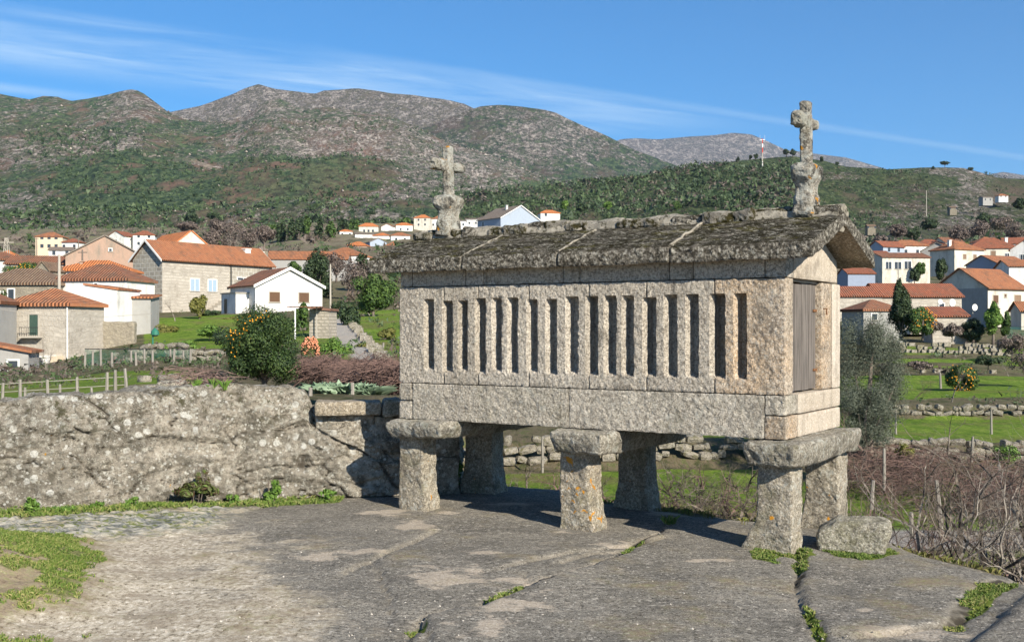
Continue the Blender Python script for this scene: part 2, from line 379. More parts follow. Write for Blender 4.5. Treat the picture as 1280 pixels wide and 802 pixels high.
# door jamb and door
gblk('door_jamb', 0.0, 0.05, 1.40, 1.67, 1.40, 2.46, GRS, 36, res=(0.05, 0.03, 0.03), amp=0.004)
gblk('door_jamb', 0.012, 0.30, 1.085, 1.397, 1.402, 2.46, GRO, 35, res=(0.05, 0.03, 0.03), amp=0.005)
gblk('lintel_stone', 0.06, 0.28, 0.222, 1.08, 2.44, 2.468, GRS, 37, res=0.06, amp=0.002, rnd=0.004)
dz0, dz1 = 1.412, 2.438
door = obj('door', None, gran)
ss = [0.224, 0.44, 0.655, 0.87, 1.08]
for k in range(4):
    me = blockmesh('plank', -0.105, -0.07, ss[k] + 0.004, ss[k + 1] - 0.004, dz0 + 0.004 * (k % 2), dz1 - 0.006 * ((k + 1) % 3), WOOD, res=(0.02, 0.03, 0.1), rnd=0.006, amp=0.002, freq=12, seed=40 + k)
    obj('plank', me, door)
mb = MB()
for z in (1.62, 2.22): MB().box(-0.115, -0.107, 0.24, 1.06, z - 0.05, z + 0.05).obj('batten', WOOD, door)
for z in (1.60, 2.18):
    mb = MB(); mb.box(-0.068, -0.058, 0.98, 1.12, z - 0.012, z + 0.012); mb.tube([(-0.055, 1.10, z - 0.05), (-0.055, 1.10, z + 0.06)], 0.014, 8)
    mb.obj('hinge', RUST, door)
mb = MB(); mb.tube([(-0.012, 1.14, 2.20), (0.02, 1.14, 2.20), (0.02, 1.14, 2.14)], 0.008, 6); mb.obj('door_pin', RUST, gran)
# frieze (under the eaves)
fj = [L_, tpx(514), tpx(580.5), tpx(603), tpx(702.5), tpx(723.5), tpx(835.5), tpx(865), tpx(955), 0.0]
for k in range(9): gblk('frieze_stone', fj[k + 1], fj[k], 0.022, 0.24, 2.468, 2.655, GR, 50 + k, res=(0.03, 0.05, 0.025), amp=0.007)
for a, b, sd_ in ((0.3, 1.7, 61), (1.7, 3.1, 62), (3.1, L_, 63)): gblk('frieze_stone', a, b, 1.43, 1.65, 2.468, 2.64, GR, sd_, res=0.08)
def gable(x0, x1, sd_):
    mb = MB()
    V, Fc = rough_box(((x1 - x0) / 2, 0.66, 0.26), (0.05, 0.035, 0.035), 0.012, 0.005, 12, sd_)
    V[:, 1] += 0.90; V[:, 0] += (x0 + x1) / 2; V[:, 2] += 2.468 + 0.26
    s = V[:, 1]; ztop = np.where(s < 0.84, 2.64 + (s - 0.02) / 0.82 * 0.335, 2.64 + (1.65 - s) / 0.81 * 0.335)
    V[:, 2] = 2.468 + (V[:, 2] - 2.468) / 0.52 * (ztop - 2.468)
    obj('gable_stone', mesh('gable_stone', V, Fc, GRS), gran)
gable(-0.26, 0.0, 64); gable(-L_, -L_ + 0.24, 65)
# roof: four slabs a side
def roof_slab(t0, t1, side, sd_):
    hx = (t1 - t0) / 2 - 0.004; xc = -(t0 + t1) / 2
    S0, S1 = (-0.135, 0.835) if side == 0 else (0.845, 1.88)
    hy = (S1 - S0) / 2
    def fn(V):
        s = (V[:, 1] + hy) / (2 * hy)                     # 0..1 across
        up = s if side == 0 else 1 - s
        zb = 2.620 + 0.368 * np.clip(up, 0, 1); th = 0.165 - 0.04 * up
        tt = (V[:, 2] + 0.1) / 0.2
        V[:, 2] = zb + tt * th
        # thick drooping lip, uneven eave line
        e = np.exp(-np.clip(up, 0, 1) / 0.09)
        wx = np.stack([V[:, 0] * 5 + sd_ * 9, V[:, 2] * 8, V[:, 1] * 0.5], 1)
        sgn = -1 if side == 0 else 1
        V[:, 1] += sgn * e * 0.014 * fbm(wx, 3, sd_)
        V[:, 2] += 0.010 * fbm(np.stack([V[:, 0] * 2.2, V[:, 1] * 2.2, V[:, 2] * 0 + sd_], 1), 3, sd_ + 3) - 0.012 * e * (tt > 0.5)
        f1, f2, _ = worley(np.stack([V[:, 0] * 16, V[:, 1] * 13, V[:, 2] * 16], 1), 5)
        V[:, 2] += np.where(tt > 0.5, 0.014 * (0.5 - f1) * sstep(fbm(V * 6, 2, 9), -0.25, 0.3), 0)
        return V
    V, Fc = rough_box((hx, hy, 0.1), (0.019, 0.02, 0.03) if side == 0 else 0.045, 0.022, 0.013, 20, sd_, fn=fn, lowamp=0.007, lowfreq=4)
    V = V + np.array([xc, (S0 + S1) / 2, 0])
    nz_ = np.cross(V[Fc[:, 1]] - V[Fc[:, 0]], V[Fc[:, 3]] - V[Fc[:, 0]]); mi_ = (nz_[:, 2] / (np.linalg.norm(nz_, axis=1) + 1e-12) < -0.75).astype(int)
    o = obj('roof_slab', mesh('roof_slab', V, Fc, [GROOF, GUND], False, mi_), gran); return o
rj = [-0.30, 1.09, 2.325, 3.52, 4.84]
for k in range(4):
    roof_slab(rj[k], rj[k + 1], 0, 70 + k); roof_slab(rj[k], rj[k + 1], 1, 80 + k)
# pale mortar run over the slab joints
for k, t in enumerate((1.09, 2.325, 3.52)):
    pts = []; 
    for s in np.linspace(-0.09, 0.80, 26):
        up = (s + 0.135) / 0.97
        pts.append((-t - 0.03 * (s) + 0.012 * math.sin(s * 19 + k), s, 2.620 + 0.368 * up + (0.160, 0.150, 0.148)[k] - 0.04 * up + 0.008 + 0.005 * math.sin(s * 31)))
    V, Fc = tube(pts, 0.012, 7); V[:, 2] = np.mean(V[:, 2]) * 0 + V[:, 2]
    V = V + 0.012 * fbm(V * 18, 3, k)[:, None]
    obj('mortar_seam', mesh('mortar_seam', V, Fc, MORT), gran)
# ridge stones
rng = random.Random(5); t = -0.27; k = 0
while t < 4.70:
    ln = rng.uniform(0.16, 0.55); t2 = min(t + ln, 4.80)
    hh = rng.uniform(0.04, 0.075)
    V, Fc = rough_box(((t2 - t) / 2 + 0.01, rng.uniform(0.10, 0.15), hh), 0.022, 0.03, 0.03, 13, 100 + k, lowamp=0.02, lowfreq=5)
    V = V + np.array([-(t + t2) / 2, 0.84 + rng.uniform(-0.03, 0.03), 3.085 + 0.4 * hh])
    obj('ridge_stone', mesh('ridge_stone', V, Fc, GRIDGE if k % 3 else GROOF), gran); t = t2; k += 1
# mortar bedding along the ridge
V, Fc = tube([(0.29 - q, 0.84 + 0.01 * math.sin(q * 7), 3.05 + 0.01 * math.sin(q * 11)) for q in np.linspace(0.02, 5.08, 150)], 0.135, 10)
V = V + 0.02 * fbm(V * 12, 3, 4)[:, None]
obj('ridge_bedding', mesh('ridge_bedding', V, Fc, MORT), gran)
# cap slabs on the posts
def cap(t0, t1, s0, s1, z0, z1, sd_, lean=0.0):
    hx, hy, hz = (t1 - t0) / 2, (s1 - s0) / 2, (z1 - z0) / 2
    def fn(V):
        a = np.abs(V[:, 1]) / hy; V[:, 0] *= 1 - 0.16 * sstep(a, 0.80, 1.05)
        V[:, 2] = V[:, 2] * (1 - 0.10 * sstep(a, 0.7, 1.0)) + lean * V[:, 0]
        dn = sstep(-V[:, 2] / hz, -0.4, 1.0); V[:, 0] *= 1 - 0.12 * dn; V[:, 1] *= 1 - 0.04 * dn
        return V
    V, Fc = rough_box((hx, hy, hz), 0.02, 0.032, 0.020, 10, sd_, fn=fn, lowamp=0.013, lowfreq=3)
    V = V + np.array([-(t0 + t1) / 2, (s0 + s1) / 2, (z0 + z1) / 2])
    obj('cap_slab', mesh('cap_slab', V, Fc, GCAP), gran)
cap(-0.21, 0.36, -0.24, 1.84, 0.765, 0.992, 111)
cap(1.70, 2.38, -0.27, 1.85, 0.76, 0.992, 112)
cap(3.66, 4.55, -0.24, 1.86, 0.80, 0.992, 113, 0.03)
# posts
def post(t, s, wx, wy, ztop, sd_, m, flare=(0.0, 0.0), rot=0.0, side=0.0):
    hz = (ztop + 0.12) / 2
    def fn(V):
        v_ = (V[:, 2] + hz) / (2 * hz)
        k = 1 + 0.05 * (1 - v_) + 0.0 * v_
        V[:, 0] *= k; V[:, 1] *= k
        fl = sstep(0.48 - v_, 0.0, 0.40)
        V[:, 0] += np.where(V[:, 0] < 0, -flare[0], flare[1]) * fl * np.minimum(1, np.abs(V[:, 0]) / wx)
        V[:, 1] += np.where(V[:, 1] < 0, -side, side) * fl
        return V
    V, Fc = rough_box((wx, wy, hz), 0.018, 0.022, 0.016, 12, sd_, fn=fn, lowamp=0.016, lowfreq=2.8)
    c, s_ = math.cos(rot), math.sin(rot); V = V @ np.array([[c, s_, 0], [-s_, c, 0], [0, 0, 1]])
    V = V + np.array([-t, s, hz - 0.12])
    obj('post', mesh('post', V, Fc, m), gran)
post(0.085, 0.08, 0.165, 0.14, 0.80, 121, GPOST, flare=(0.15, 0.0), side=0.0)
post(0.10, 1.50, 0.17, 0.15, 0.80, 122, GPOST, flare=(0.05, 0.02))
post(2.16, 0.07, 0.165, 0.14, 0.81, 123, GPOSTO, flare=(0.0, 0.06), side=0.0)
post(2.24, 1.50, 0.17, 0.15, 0.81, 124, GPOST, flare=(0.06, 0.04))
post(4.24, 0.05, 0.16, 0.14, 0.84, 125, GPOST, flare=(0.0, 0.05), side=0.0)
post(4.33, 1.48, 0.19, 0.16, 0.84, 126, GPOST, flare=(0.08, 0.04), rot=0.1)
# crosses on the ridge
def cross(t, zb, zsh, ztop, aw, az, lean, sd_, sh=0.050, ped=0.85):
    Vs = []; Fs = []; n = 0
    def add(c, h, **k):
        nonlocal n
        V, Fc = rough_box(h, 0.02, **k); V = V + np.array(c); Vs.append(V); Fs.append(Fc + n); n += len(V)
    hp = (zsh - zb) / 2
    def pf(V):
        v_ = (V[:, 2] + hp) / (2 * hp)
        k = 1 + 0.22 * sstep(v_, 0.62, 0.78) - 0.20 * np.exp(-((v_ - 0.52) / 0.16) ** 2) + 0.12 * sstep(0.25 - v_, 0, 0.25)
        V[:, 0] *= k; V[:, 1] *= k; return V
    add((-t, 0.84, zb + hp), (0.115 * ped, 0.15, hp), rnd=0.05, amp=0.03, freq=11, seed=sd_, fn=pf, lowamp=0.015, lowfreq=6)
    hs = (ztop - zsh) / 2 + 0.03
    def sf(V): V[:, 0] += lean * (V[:, 2] + hs); return V
    add((-t, 0.84, zsh - 0.03 + hs), (sh, 0.06, hs), rnd=0.018, amp=0.012, freq=18, seed=sd_ + 1, fn=sf)
    ax = -t + lean * (az - zsh)
    add((ax - 0.01, 0.84 - aw * 0.62, az - 0.005), (0.056, aw * 0.40, 0.066), rnd=0.035, amp=0.035, freq=13, seed=sd_ + 2)
    add((ax + 0.0, 0.84 + aw * 0.62, az), (0.048, aw * 0.38, 0.052), rnd=0.035, amp=0.025, freq=13, seed=sd_ + 3)
    obj('roof_cross', mesh('roof_cross', np.concatenate(Vs), np.concatenate(Fs), GCROSS), gran)
cross(0.085, 3.08, 3.60, 4.175, 0.27, 4.01, -0.01, 131)
cross(4.40, 3.08, 3.58, 4.135, 0.30, 3.93, -0.02, 135, 0.047)

# the loose block beside the near post
V, Fc = rough_box((0.29, 0.22, 0.15), 0.018, 0.05, 0.02, 9, 141, fn=lambda V: np.stack([V[:, 0] * (1 + 0.10 * sstep(V[:, 2], -0.1, 0.1)), V[:, 1], V[:, 2] + np.where(V[:, 2] > 0, -0.10 * np.maximum(0, -V[:, 0] - 0.12) / 0.17, 0)], 1), lowamp=0.02, lowfreq=4)
lb = obj('stone_block', mesh('stone_block', V, Fc, material('loose_block_granite', granite((0.36, 0.335, 0.25), (0.30, 0.28, 0.21), 0.55, 0.5, 0, 0.35))), None, (3.10, 9.92, 0.13), R(-22))
tag(lb, 'short rough granite block lying on the rock beside the rightmost granary post', 'stone')
# ================================================================== foreground rock
def gw(px, py): D = F * CZ / (py - HY); return (D * (px - 640) / F, D)
def polyd(x, y, pts):
    d = np.full(x.shape, 1e9); tt = np.zeros(x.shape); acc = 0; global SIDE; SIDE = np.zeros(x.shape)
    for (ax, ay), (bx, by) in zip(pts[:-1], pts[1:]):
        L2 = (bx - ax) ** 2 + (by - ay) ** 2 + 1e-12
        t = np.clip(((x - ax) * (bx - ax) + (y - ay) * (by - ay)) / L2, 0, 1)
        dd = np.hypot(x - ax - t * (bx - ax), y - ay - t * (by - ay)); m = dd < d
        SIDE = np.where(m, np.sign((bx - ax) * (y - ay) - (by - ay) * (x - ax)), SIDE); tt = np.where(m, acc + t, tt); d = np.where(m, dd, d); acc += 1
    return d, tt / acc
def G(pts): return [gw(*p) for p in pts]
C_MOSS = [G([(985, 672), (1000, 690), (1000, 712), (1000, 740), (1008, 765), (1022, 785), (1045, 815)]),
          G([(1300, 706), (1262, 722), (1235, 735), (1215, 752), (1200, 768), (1192, 782)]),
          G([(518, 792), (528, 773), (560, 762), (600, 758), (622, 745), (655, 733), (690, 722), (740, 706), (775, 692), (825, 662)])]
C_PLAIN = [G([(428, 716), (446, 705), (465, 700), (480, 692), (505, 680), (528, 668), (545, 662)]), G([(466, 702), (474, 720), (484, 745), (486, 765)]),
           G([(518, 775), (526, 790), (536, 812)]), G([(640, 712), (655, 716), (664, 722), (668, 730)]), G([(700, 700), (735, 688), (790, 683), (830, 672)]),
           G([(630, 708), (665, 700), (715, 688), (755, 683)]), G([(1022, 785), (1060, 795), (1120, 790), (1190, 775), (1225, 755), (1260, 770)]),
           G([(240, 640), (300, 640), (345, 628), (420, 618)])]
PALE = [((395, 698), .35, .10), ((515, 656), .38, .12), ((600, 690), .3, .05), ((560, 640), .2, .05), ((770, 680), .30, .10), ((722, 662), .3, .06), ((600, 787), .40, .16), ((560, 720), .5, .2), ((640, 760), .45, .10),
        ((1150, 790), .5, .07), ((1020, 765), .16, .05), ((640, 722), .30, .07), ((1080, 762), .1, .03), ((450, 690), .35, .06), ((690, 745), .2, .05), ((880, 700), .3, .04), ((830, 640), .35, .10), ((640, 628), .5, .08), ((470, 640), .5, .10)]
EX = [-16, -4, -1.5, -0.6, 0.3, 0.9, 1.7, 2.5, 3.35, 3.5, 3.62, 4.24, 5.0, 8, 16]
EY = [14.2, 14.2, 14.1, 14.0, 13.75, 13.3, 12.5, 11.75, 11.6, 11.2, 10.3, 9.1, 8.5, 7.2, 5]
def ground_fields(x, y):
    q = np.stack([x, y, 0 * x], 1)
    n1 = fbm(q * 0.45, 3, 1); n2 = fbm(q * 2.2, 4, 2); n3 = fbm(q * 7, 3, 3)
    z = 0.03 * n1 + 0.012 * n2
    px = 640 + F * x / np.maximum(y, 1); py = HY + F * CZ / np.maximum(y, 1)
    moss = np.zeros(len(x)); crack = np.zeros(len(x))
    wob = 0.05 * n2 + 0.03 * n3
    for k, pl in enumerate(C_MOSS):
        d, t = polyd(x + wob, y + wob * 0.8, pl)
        wd = (0.035, 0.085, 0.05)[k] * (1 + 0.8 * fbm(q * 2.9, 2, 30 + k))
        c = 1 - sstep(d, wd * 0.5, wd * 1.6); crack = np.maximum(crack, c)
        pres = sstep(fbm(q * 1.6, 2, 50 + k), *((-0.3, 0.1), (-0.5, 0.0), (0.0, 0.35))[k])
        moss = np.maximum(moss, c * pres)
        z -= 0.03 * np.exp(-(d / (wd * 1.1)) ** 2); z += (0.022, 0.0, -0.028)[k] * SIDE * np.exp(-d / 0.35) * sstep(n1 + 0.6, 0, 0.5)
    for k, pl in enumerate(C_PLAIN):
        d, t = polyd(x + wob, y + wob * 0.8, pl); wd = 0.011 * (1 + fbm(q * 3, 2, 70 + k))
        crack = np.maximum(crack, 0.8 * (1 - sstep(d, wd * 0.5, wd * 2.2))); z -= 0.014 * np.exp(-(d / 0.03) ** 2); z += 0.012 * SIDE * np.exp(-d / 0.22)
    # slab right of the mossy crack stands a little proud
    d, t = polyd(x, y, C_MOSS[1]); side = (px > 1235) & (py > 735)
    z += 0.05 * sstep(px - (1190 + (800 - py) * 1.1), 20, 45) * sstep(py, 722, 745)
    dirt = sstep(370 + 60 * n1 + 130 * n2 - px + (py - 700) * 0.7, -150, 290) * sstep(py, 625, 640)
    pale = np.zeros(len(x))
    for (c, rx, ry) in PALE:
        cx, cy = gw(*c); f = np.exp(-(((x - cx) / (rx * 0.8)) ** 2 + ((y - cy) / (ry * 2.8)) ** 2)); pale = np.maximum(pale, 0.88 * np.clip(f * (0.9 + 1.0 * n2 + 0.7 * n3), 0, 1))
    # pale sand gathered along the big diagonal crack
    d, t = polyd(x, y, C_MOSS[2]); pale = np.maximum(pale, 0.8 * (1 - sstep(d + 0.10 * n2, 0.05, 0.16)) * sstep(n2, -0.2, 0.2))
    cw1, cw2, cwi = worley(np.stack([x * 6.5, y * 6.5, 0 * x], 1), 77)
    cob = sstep(330 - px + 60 * n2, 0, 70) * sstep(py, 628, 640) * sstep(692 - 0.1 * px + 14 * n2 - py, -4, 8)
    z += cob * (0.030 * sstep(cw2 - cw1, 0.0, 0.25) + 0.02 * cwi)
    # weedy verge under the outcrop and the grassy mound at the left
    wl = np.interp(x, [-8, -5.47, -3.98, -2.46, -2.2], [11.3, 11.55, 12.2, 12.85, 13.0]); verge = sstep(y - wl + 0.12 * n2, -0.52, -0.22) * (x < -2.0)
    md = np.hypot((x + 5.3) / 2.75, (y - 7.9) / 3.1); mh = 0.50 * sstep(1 - md, 0, 0.85); z += mh * (1 + 0.25 * n2)
    gr = np.maximum(verge, sstep(mh + 0.06 * n2 + 0.03 * n3, 0.06, 0.12) * sstep(0.60 * n2 + 0.60 * n3 + 0.16 + 0.35 * sstep(y - 8.1, 0, 1.2) - 0.30 * sstep(7.9 - y, 0, 1.5) + 0.4 * sstep(y - 8.6, 0, 0.8), -0.02, 0.14))
    low = sstep(8.2 - y, 0, 1) * sstep(-2.4 - x, 0, 1) * sstep(n2 + 0.4 * n3, 0.10, 0.3) * 0.8; gr = np.maximum(gr, low)
    ye = np.interp(x, EX, EY) + 0.18 * n1 + 0.10 * n2
    lip = sstep(y - ye, -0.9, 0.0)
    z -= 2.0 * sstep(y - ye, -0.02, 1.3) + 0.07 * lip * (x > 1.0)
    edge = sstep(y - ye, -0.75, -0.25) * sstep(n2 + 0.3 * n3, -0.25, 0.25) * (x > 0.9) * (1 - sstep(x, 3.3, 3.5)) + sstep(y - ye, 0.05, 0.4)
    edge = np.maximum(edge, sstep(y - ye, -0.3, -0.05) * sstep(n2, -0.1, 0.3) * (x > 3.6))
    for pt in ((3.10, 9.92), (2.4, 9.85)):
        dd = np.hypot(x - pt[0], (y - pt[1] + 0.12)); moss = np.maximum(moss, sstep(0.36 + 0.1 * n3 - dd, 0, 0.1) * 0.9 * (dd < 0.42) * sstep(n2, -0.3, 0.1))
    # pressed flat around the posts
    return z, dict(crack=crack, moss=moss, dirt=dirt, pale=pale, cob=cob, soil=sstep(mh + 0.10 * n2 + 0.05 * n3, 0.0, 0.12), grass=gr, edge=np.clip(edge, 0, 1))
def rockmat(g):
    o = g.raw
    band = g.vscale(o, 1.0, 1.35, 1)
    c = g.mix(g.mp(g.noise(band, 1.3, 6, 0.65), 0.32, 0.68), (0.165, 0.150, 0.125), (0.29, 0.262, 0.215))
    c = g.mix(g.m('MULTIPLY', g.mp(g.noise(band, 4.2, 8, 0.75), 0.50, 0.66), 0.75), c, (0.37, 0.325, 0.265))
    c = g.mix(g.m('MULTIPLY', g.mp(g.noise(band, 2.6, 8, 0.75), 0.50, 0.62), 0.6), c, (0.105, 0.095, 0.082))
    spk = g.noise(o, 62, 4, 0.8)
    c = g.mix(g.mp(spk, 0.50, 0.38), c, (0.03, 0.027, 0.023))
    c = g.mix(g.mp(g.noise(o, 24, 4, 0.85), 0.56, 0.62), c, (0.45, 0.41, 0.345))
    c = g.mix(g.m('MULTIPLY', g.mp(g.noise(o, 15, 4, 0.85), 0.46, 0.40), 0.5), c, (0.07, 0.062, 0.053))
    c = g.mix(g.mp(g.noise(g.vscale(o, 1, 1.6, 1), 17, 6, 0.9), 0.455, 0.40), c, (0.045, 0.04, 0.033))
    pn = g.m('ADD', g.attr('pale'), g.m('MULTIPLY', g.m('SUBTRACT', g.noise(g.vscale(o, 1, 2, 1), 4.5, 9, 0.8), 0.5), 2.2))
    grit = g.ramp(g.noise(o, 60, 5, 0.8), [(0.32, (0.16, 0.13, 0.10)), (0.5, (0.46, 0.38, 0.29)), (0.68, (0.70, 0.62, 0.52))])
    c = g.mix(g.m('MULTIPLY', g.mp(pn, 0.40, 0.65), 0.75), c, grit)
    cobn = g.noise(g.vscale(o, 1.0, 2.8, 1), 5.5, 5, 0.7)
    cc = g.ramp(cobn, [(0.40, (0.10, 0.105, 0.10)), (0.5, (0.27, 0.265, 0.235)), (0.58, (0.42, 0.39, 0.32))])
    cc = g.mix(g.mp(g.noise(g.vscale(o, 1, 2.0, 1), 4.8, 8, 0.8), 0.50, 0.57), cc, (0.13, 0.15, 0.04)); cc = g.mix(g.mp(g.noise(g.vscale(o, 1, 2.0, 1), 2.2, 7, 0.8), 0.53, 0.6), cc, (0.42, 0.36, 0.26))
    dn = g.m('ADD', g.attr('dirt'), g.m('MULTIPLY', g.m('SUBTRACT', g.noise(g.vscale(o, 1, 1.6, 1), 1.6, 10, 0.8), 0.5), 2.0))
    gravel = g.ramp(g.noise(g.vscale(o, 1, 0.7, 1), 24, 5, 0.85), [(0.38, (0.10, 0.08, 0.05)), (0.45, (0.38, 0.32, 0.235)), (0.56, (0.53, 0.46, 0.355)), (0.66, (0.85, 0.78, 0.66))])
    gravel = g.mix(g.m('MULTIPLY', g.mp(g.noise(g.vscale(o, 1, 1.7, 1), 1.5, 9, 0.8), 0.48, 0.60), 0.6), gravel, (0.25, 0.20, 0.145))
    c = g.mix(g.mp(dn, 0.28, 0.72), c, gravel)
    c = g.mix(g.attr('cob'), c, cc)
    c = g.mix(g.m('MULTIPLY', g.attr('soil'), 0.85), c, g.ramp(g.noise(o, 14, 8, 0.8), [(0.38, (0.13, 0.09, 0.055)), (0.5, (0.28, 0.215, 0.135)), (0.58, (0.20, 0.20, 0.07)), (0.66, (0.45, 0.37, 0.26))]))
    c = g.mix(g.m('MULTIPLY', g.attr('crack'), 0.6), c, (0.30, 0.26, 0.20))
    c = g.mix(g.m('MULTIPLY', g.mp(g.attr('crack'), 0.55, 0.95), g.mp(g.noise(o, 3, 4), 0.4, 0.6)), c, (0.05, 0.042, 0.03))
    mn = g.m('ADD', g.attr('moss'), g.m('MULTIPLY', g.m('SUBTRACT', g.noise(o, 22, 4, 0.7), 0.5), 0.7))
    c = g.mix(g.mp(mn, 0.35, 0.55), c, g.mix(g.noise(o, 30, 3), (0.05, 0.09, 0.012), (0.17, 0.19, 0.03)))
    gn = g.m('ADD', g.attr('grass'), g.m('MULTIPLY', g.m('SUBTRACT', g.noise(o, 14, 6, 0.8), 0.5), 0.9))
    c = g.mix(g.m('MULTIPLY', g.mp(gn, 0.35, 0.9), 0.9), c, g.ramp(g.noise(o, 25, 5, 0.8), [(0.35, (0.05, 0.065, 0.02)), (0.5, (0.13, 0.145, 0.04)), (0.65, (0.27, 0.22, 0.12))]))
    en = g.m('ADD', g.attr('edge'), g.m('MULTIPLY', g.m('SUBTRACT', g.noise(o, 9, 6, 0.8), 0.5), 0.8))
    c = g.mix(g.mp(en, 0.45, 0.65), c, g.ramp(g.noise(o, 11, 6, 0.8), [(0.38, (0.07, 0.05, 0.03)), (0.5, (0.17, 0.12, 0.07)), (0.56, (0.11, 0.13, 0.035)), (0.65, (0.22, 0.18, 0.08))]))
    b = g.m('ADD', g.m('MULTIPLY', g.noise(o, 45, 5, 0.8), 0.5), g.m('ADD', g.m('MULTIPLY', g.noise(band, 5, 6, 0.7), 0.8), g.m('MULTIPLY', g.m('MULTIPLY', cobn, g.attr('cob')), 1.5)))
    return c, b, 0.016
ROCK = material('bare_rock_ground', rockmat, 0.9, 0.15)
xs = np.arange(-8.5, 9.0, 0.036); ys = np.concatenate([np.arange(2.5, 5.5, 0.08), np.arange(5.5, 15.2, 0.036)])
XX, YY = np.meshgrid(xs, ys, indexing='ij'); x = XX.ravel(); y = YY.ravel()
z, at = ground_fields(x, y)
o = obj('rock_ground', mesh('rock_ground', np.stack([x, y, z], 1), grid_faces(len(xs), len(ys)), ROCK, True, attrs=at)); tag(o, kind='structure')
_gcache = None
def gz(x_, y_):
    i = np.clip(np.searchsorted(xs, x_), 0, len(xs) - 1); j = np.clip(np.searchsorted(ys, y_), 0, len(ys) - 1); return z_grid[i, j]
z_grid = z.reshape(len(xs), len(ys)); a_grass = at['grass'].reshape(z_grid.shape); a_moss = at['moss'].reshape(z_grid.shape); a_edge = at['edge'].reshape(z_grid.shape)
# coarse continuation of the same rock round and behind the camera
xs2 = np.linspace(-40, 40, 81); ys2 = np.linspace(-40, 2.6, 44)
X2, Y2 = np.meshgrid(xs2, ys2, indexing='ij'); n = X2.size
o = obj('rock_apron', mesh('rock_apron', np.stack([X2.ravel(), Y2.ravel(), np.full(n, -0.03)], 1), grid_faces(81, 44), ROCK, True, attrs=dict(dirt=np.full(n, 0.6)))); tag(o, kind='structure')

# ================================================================== rock outcrop wall on the left
PATH = np.array([(-14, 9.4), (-9, 10.7), (-5.47, 11.75), (-3.98, 12.4), (-2.46, 12.98), (-1.62, 13.12), (-0.7, 13.35), (-0.62, 14.2)])
seg = np.concatenate([[0], np.cumsum(np.linalg.norm(np.diff(PATH, axis=0), axis=1))])
def outcrop():
    nu, nv = 640, 96
    u = np.linspace(0, seg[-1], nu); px_ = np.interp(u, seg, PATH[:, 0]); py_ = np.interp(u, seg, PATH[:, 1])
    k = np.hanning(41); k /= k.sum(); pad = lambda a: np.convolve(np.pad(a, 20, mode='edge'), k, 'valid')
    px_, py_ = pad(px_), pad(py_)
    T = np.stack([np.gradient(px_), np.gradient(py_)], 1); T /= np.linalg.norm(T, axis=1)[:, None]; N = np.stack([T[:, 1], -T[:, 0]], 1)
    top = np.interp(px_, [-14, -6, -5.4, -4.6, -3.8, -3.3, -2.6, -2.42, -2.35, -1.2, -0.6], [1.3, 1.22, 1.2, 1.28, 1.33, 1.36, 1.31, 1.22, 1.03, 1.0, 0.95])
    V = np.zeros((nu, nv, 3)); v = np.linspace(0, 1, nv)
    vf = np.clip(v / 0.72, 0, 1); vt = np.clip((v - 0.72) / 0.28, 0, 1)
    for j in range(nv):
        h = top * (vf[j] ** 0.95); back = 0.10 * vf[j] + 0.22 * vf[j] ** 4 + 1.6 * vt[j]
        V[:, j, 0] = px_ - N[:, 0] * back; V[:, j, 1] = py_ - N[:, 1] * back; V[:, j, 2] = -0.12 + (h + 0.12) * 1.0 + 0.0 - 0.25 * vt[j] ** 2
    V = V.reshape(-1, 3); uu = np.repeat(u, nv); vv = np.tile(v, nu)
    # slanting joint planes: skew the lookup so cracks run down to the right
    q = np.stack([uu * 1.0 + V[:, 2] * 0.7, V[:, 2] * 1.9 - uu * 0.12, V[:, 1] * 0.7], 1)
    q2 = q + 0.35 * np.stack([fbm(q * 1.3, 3, 7), fbm(q * 1.3, 3, 8), 0 * uu], 1)
    f1, f2, idv = worley(q2 * 0.62, 3); g1, g2, id2 = worley(q2 * np.array([1.5, 2.4, 1.0]), 9)
    cm = sstep(fbm(q * 0.8 + 5, 2, 31), -0.05, 0.2); e1 = 1 - (1 - sstep(f2 - f1, 0.0, 0.024)) * cm; e2 = sstep(g2 - g1, 0.0, 0.04)
    m2 = sstep(fbm(q * 0.9, 3, 21), -0.15, 0.15)
    lt, _, lid = worley(q2 * np.array([1.6, 4.5, 1.0]), 15); disp = 0.06 * sstep(V[:, 0], -2.7, -2.2) + 0.07 * (idv - 0.5) + 0.035 * (id2 - 0.5) * m2 + 0.05 * (lid - 0.5) - 0.06 * (1 - e1) - 0.06 * (1 - e2) * m2 + 0.08 * fbm(q * 0.9, 3, 11) + 0.075 * fbm(q * 3.1, 5, 12, 0.65) + 0.035 * np.abs(fbm(q * 8, 4, 13, 0.7))
    Nn = np.repeat(N, nv, axis=0); face = 1 - sstep(vv, 0.68, 0.8)
    V[:, 0] += Nn[:, 0] * disp * face; V[:, 1] += Nn[:, 1] * disp * face; V[:, 2] += (0.9 * disp * (1 - face) + 0.05 * fbm(q * 1.7, 3, 14) * sstep(vv, 0.4, 0.7))
    crk = np.maximum(1 - e1, (1 - e2) * m2)
    return V, grid_faces(nu, nv, False), dict(crack=crk, hi=vv)
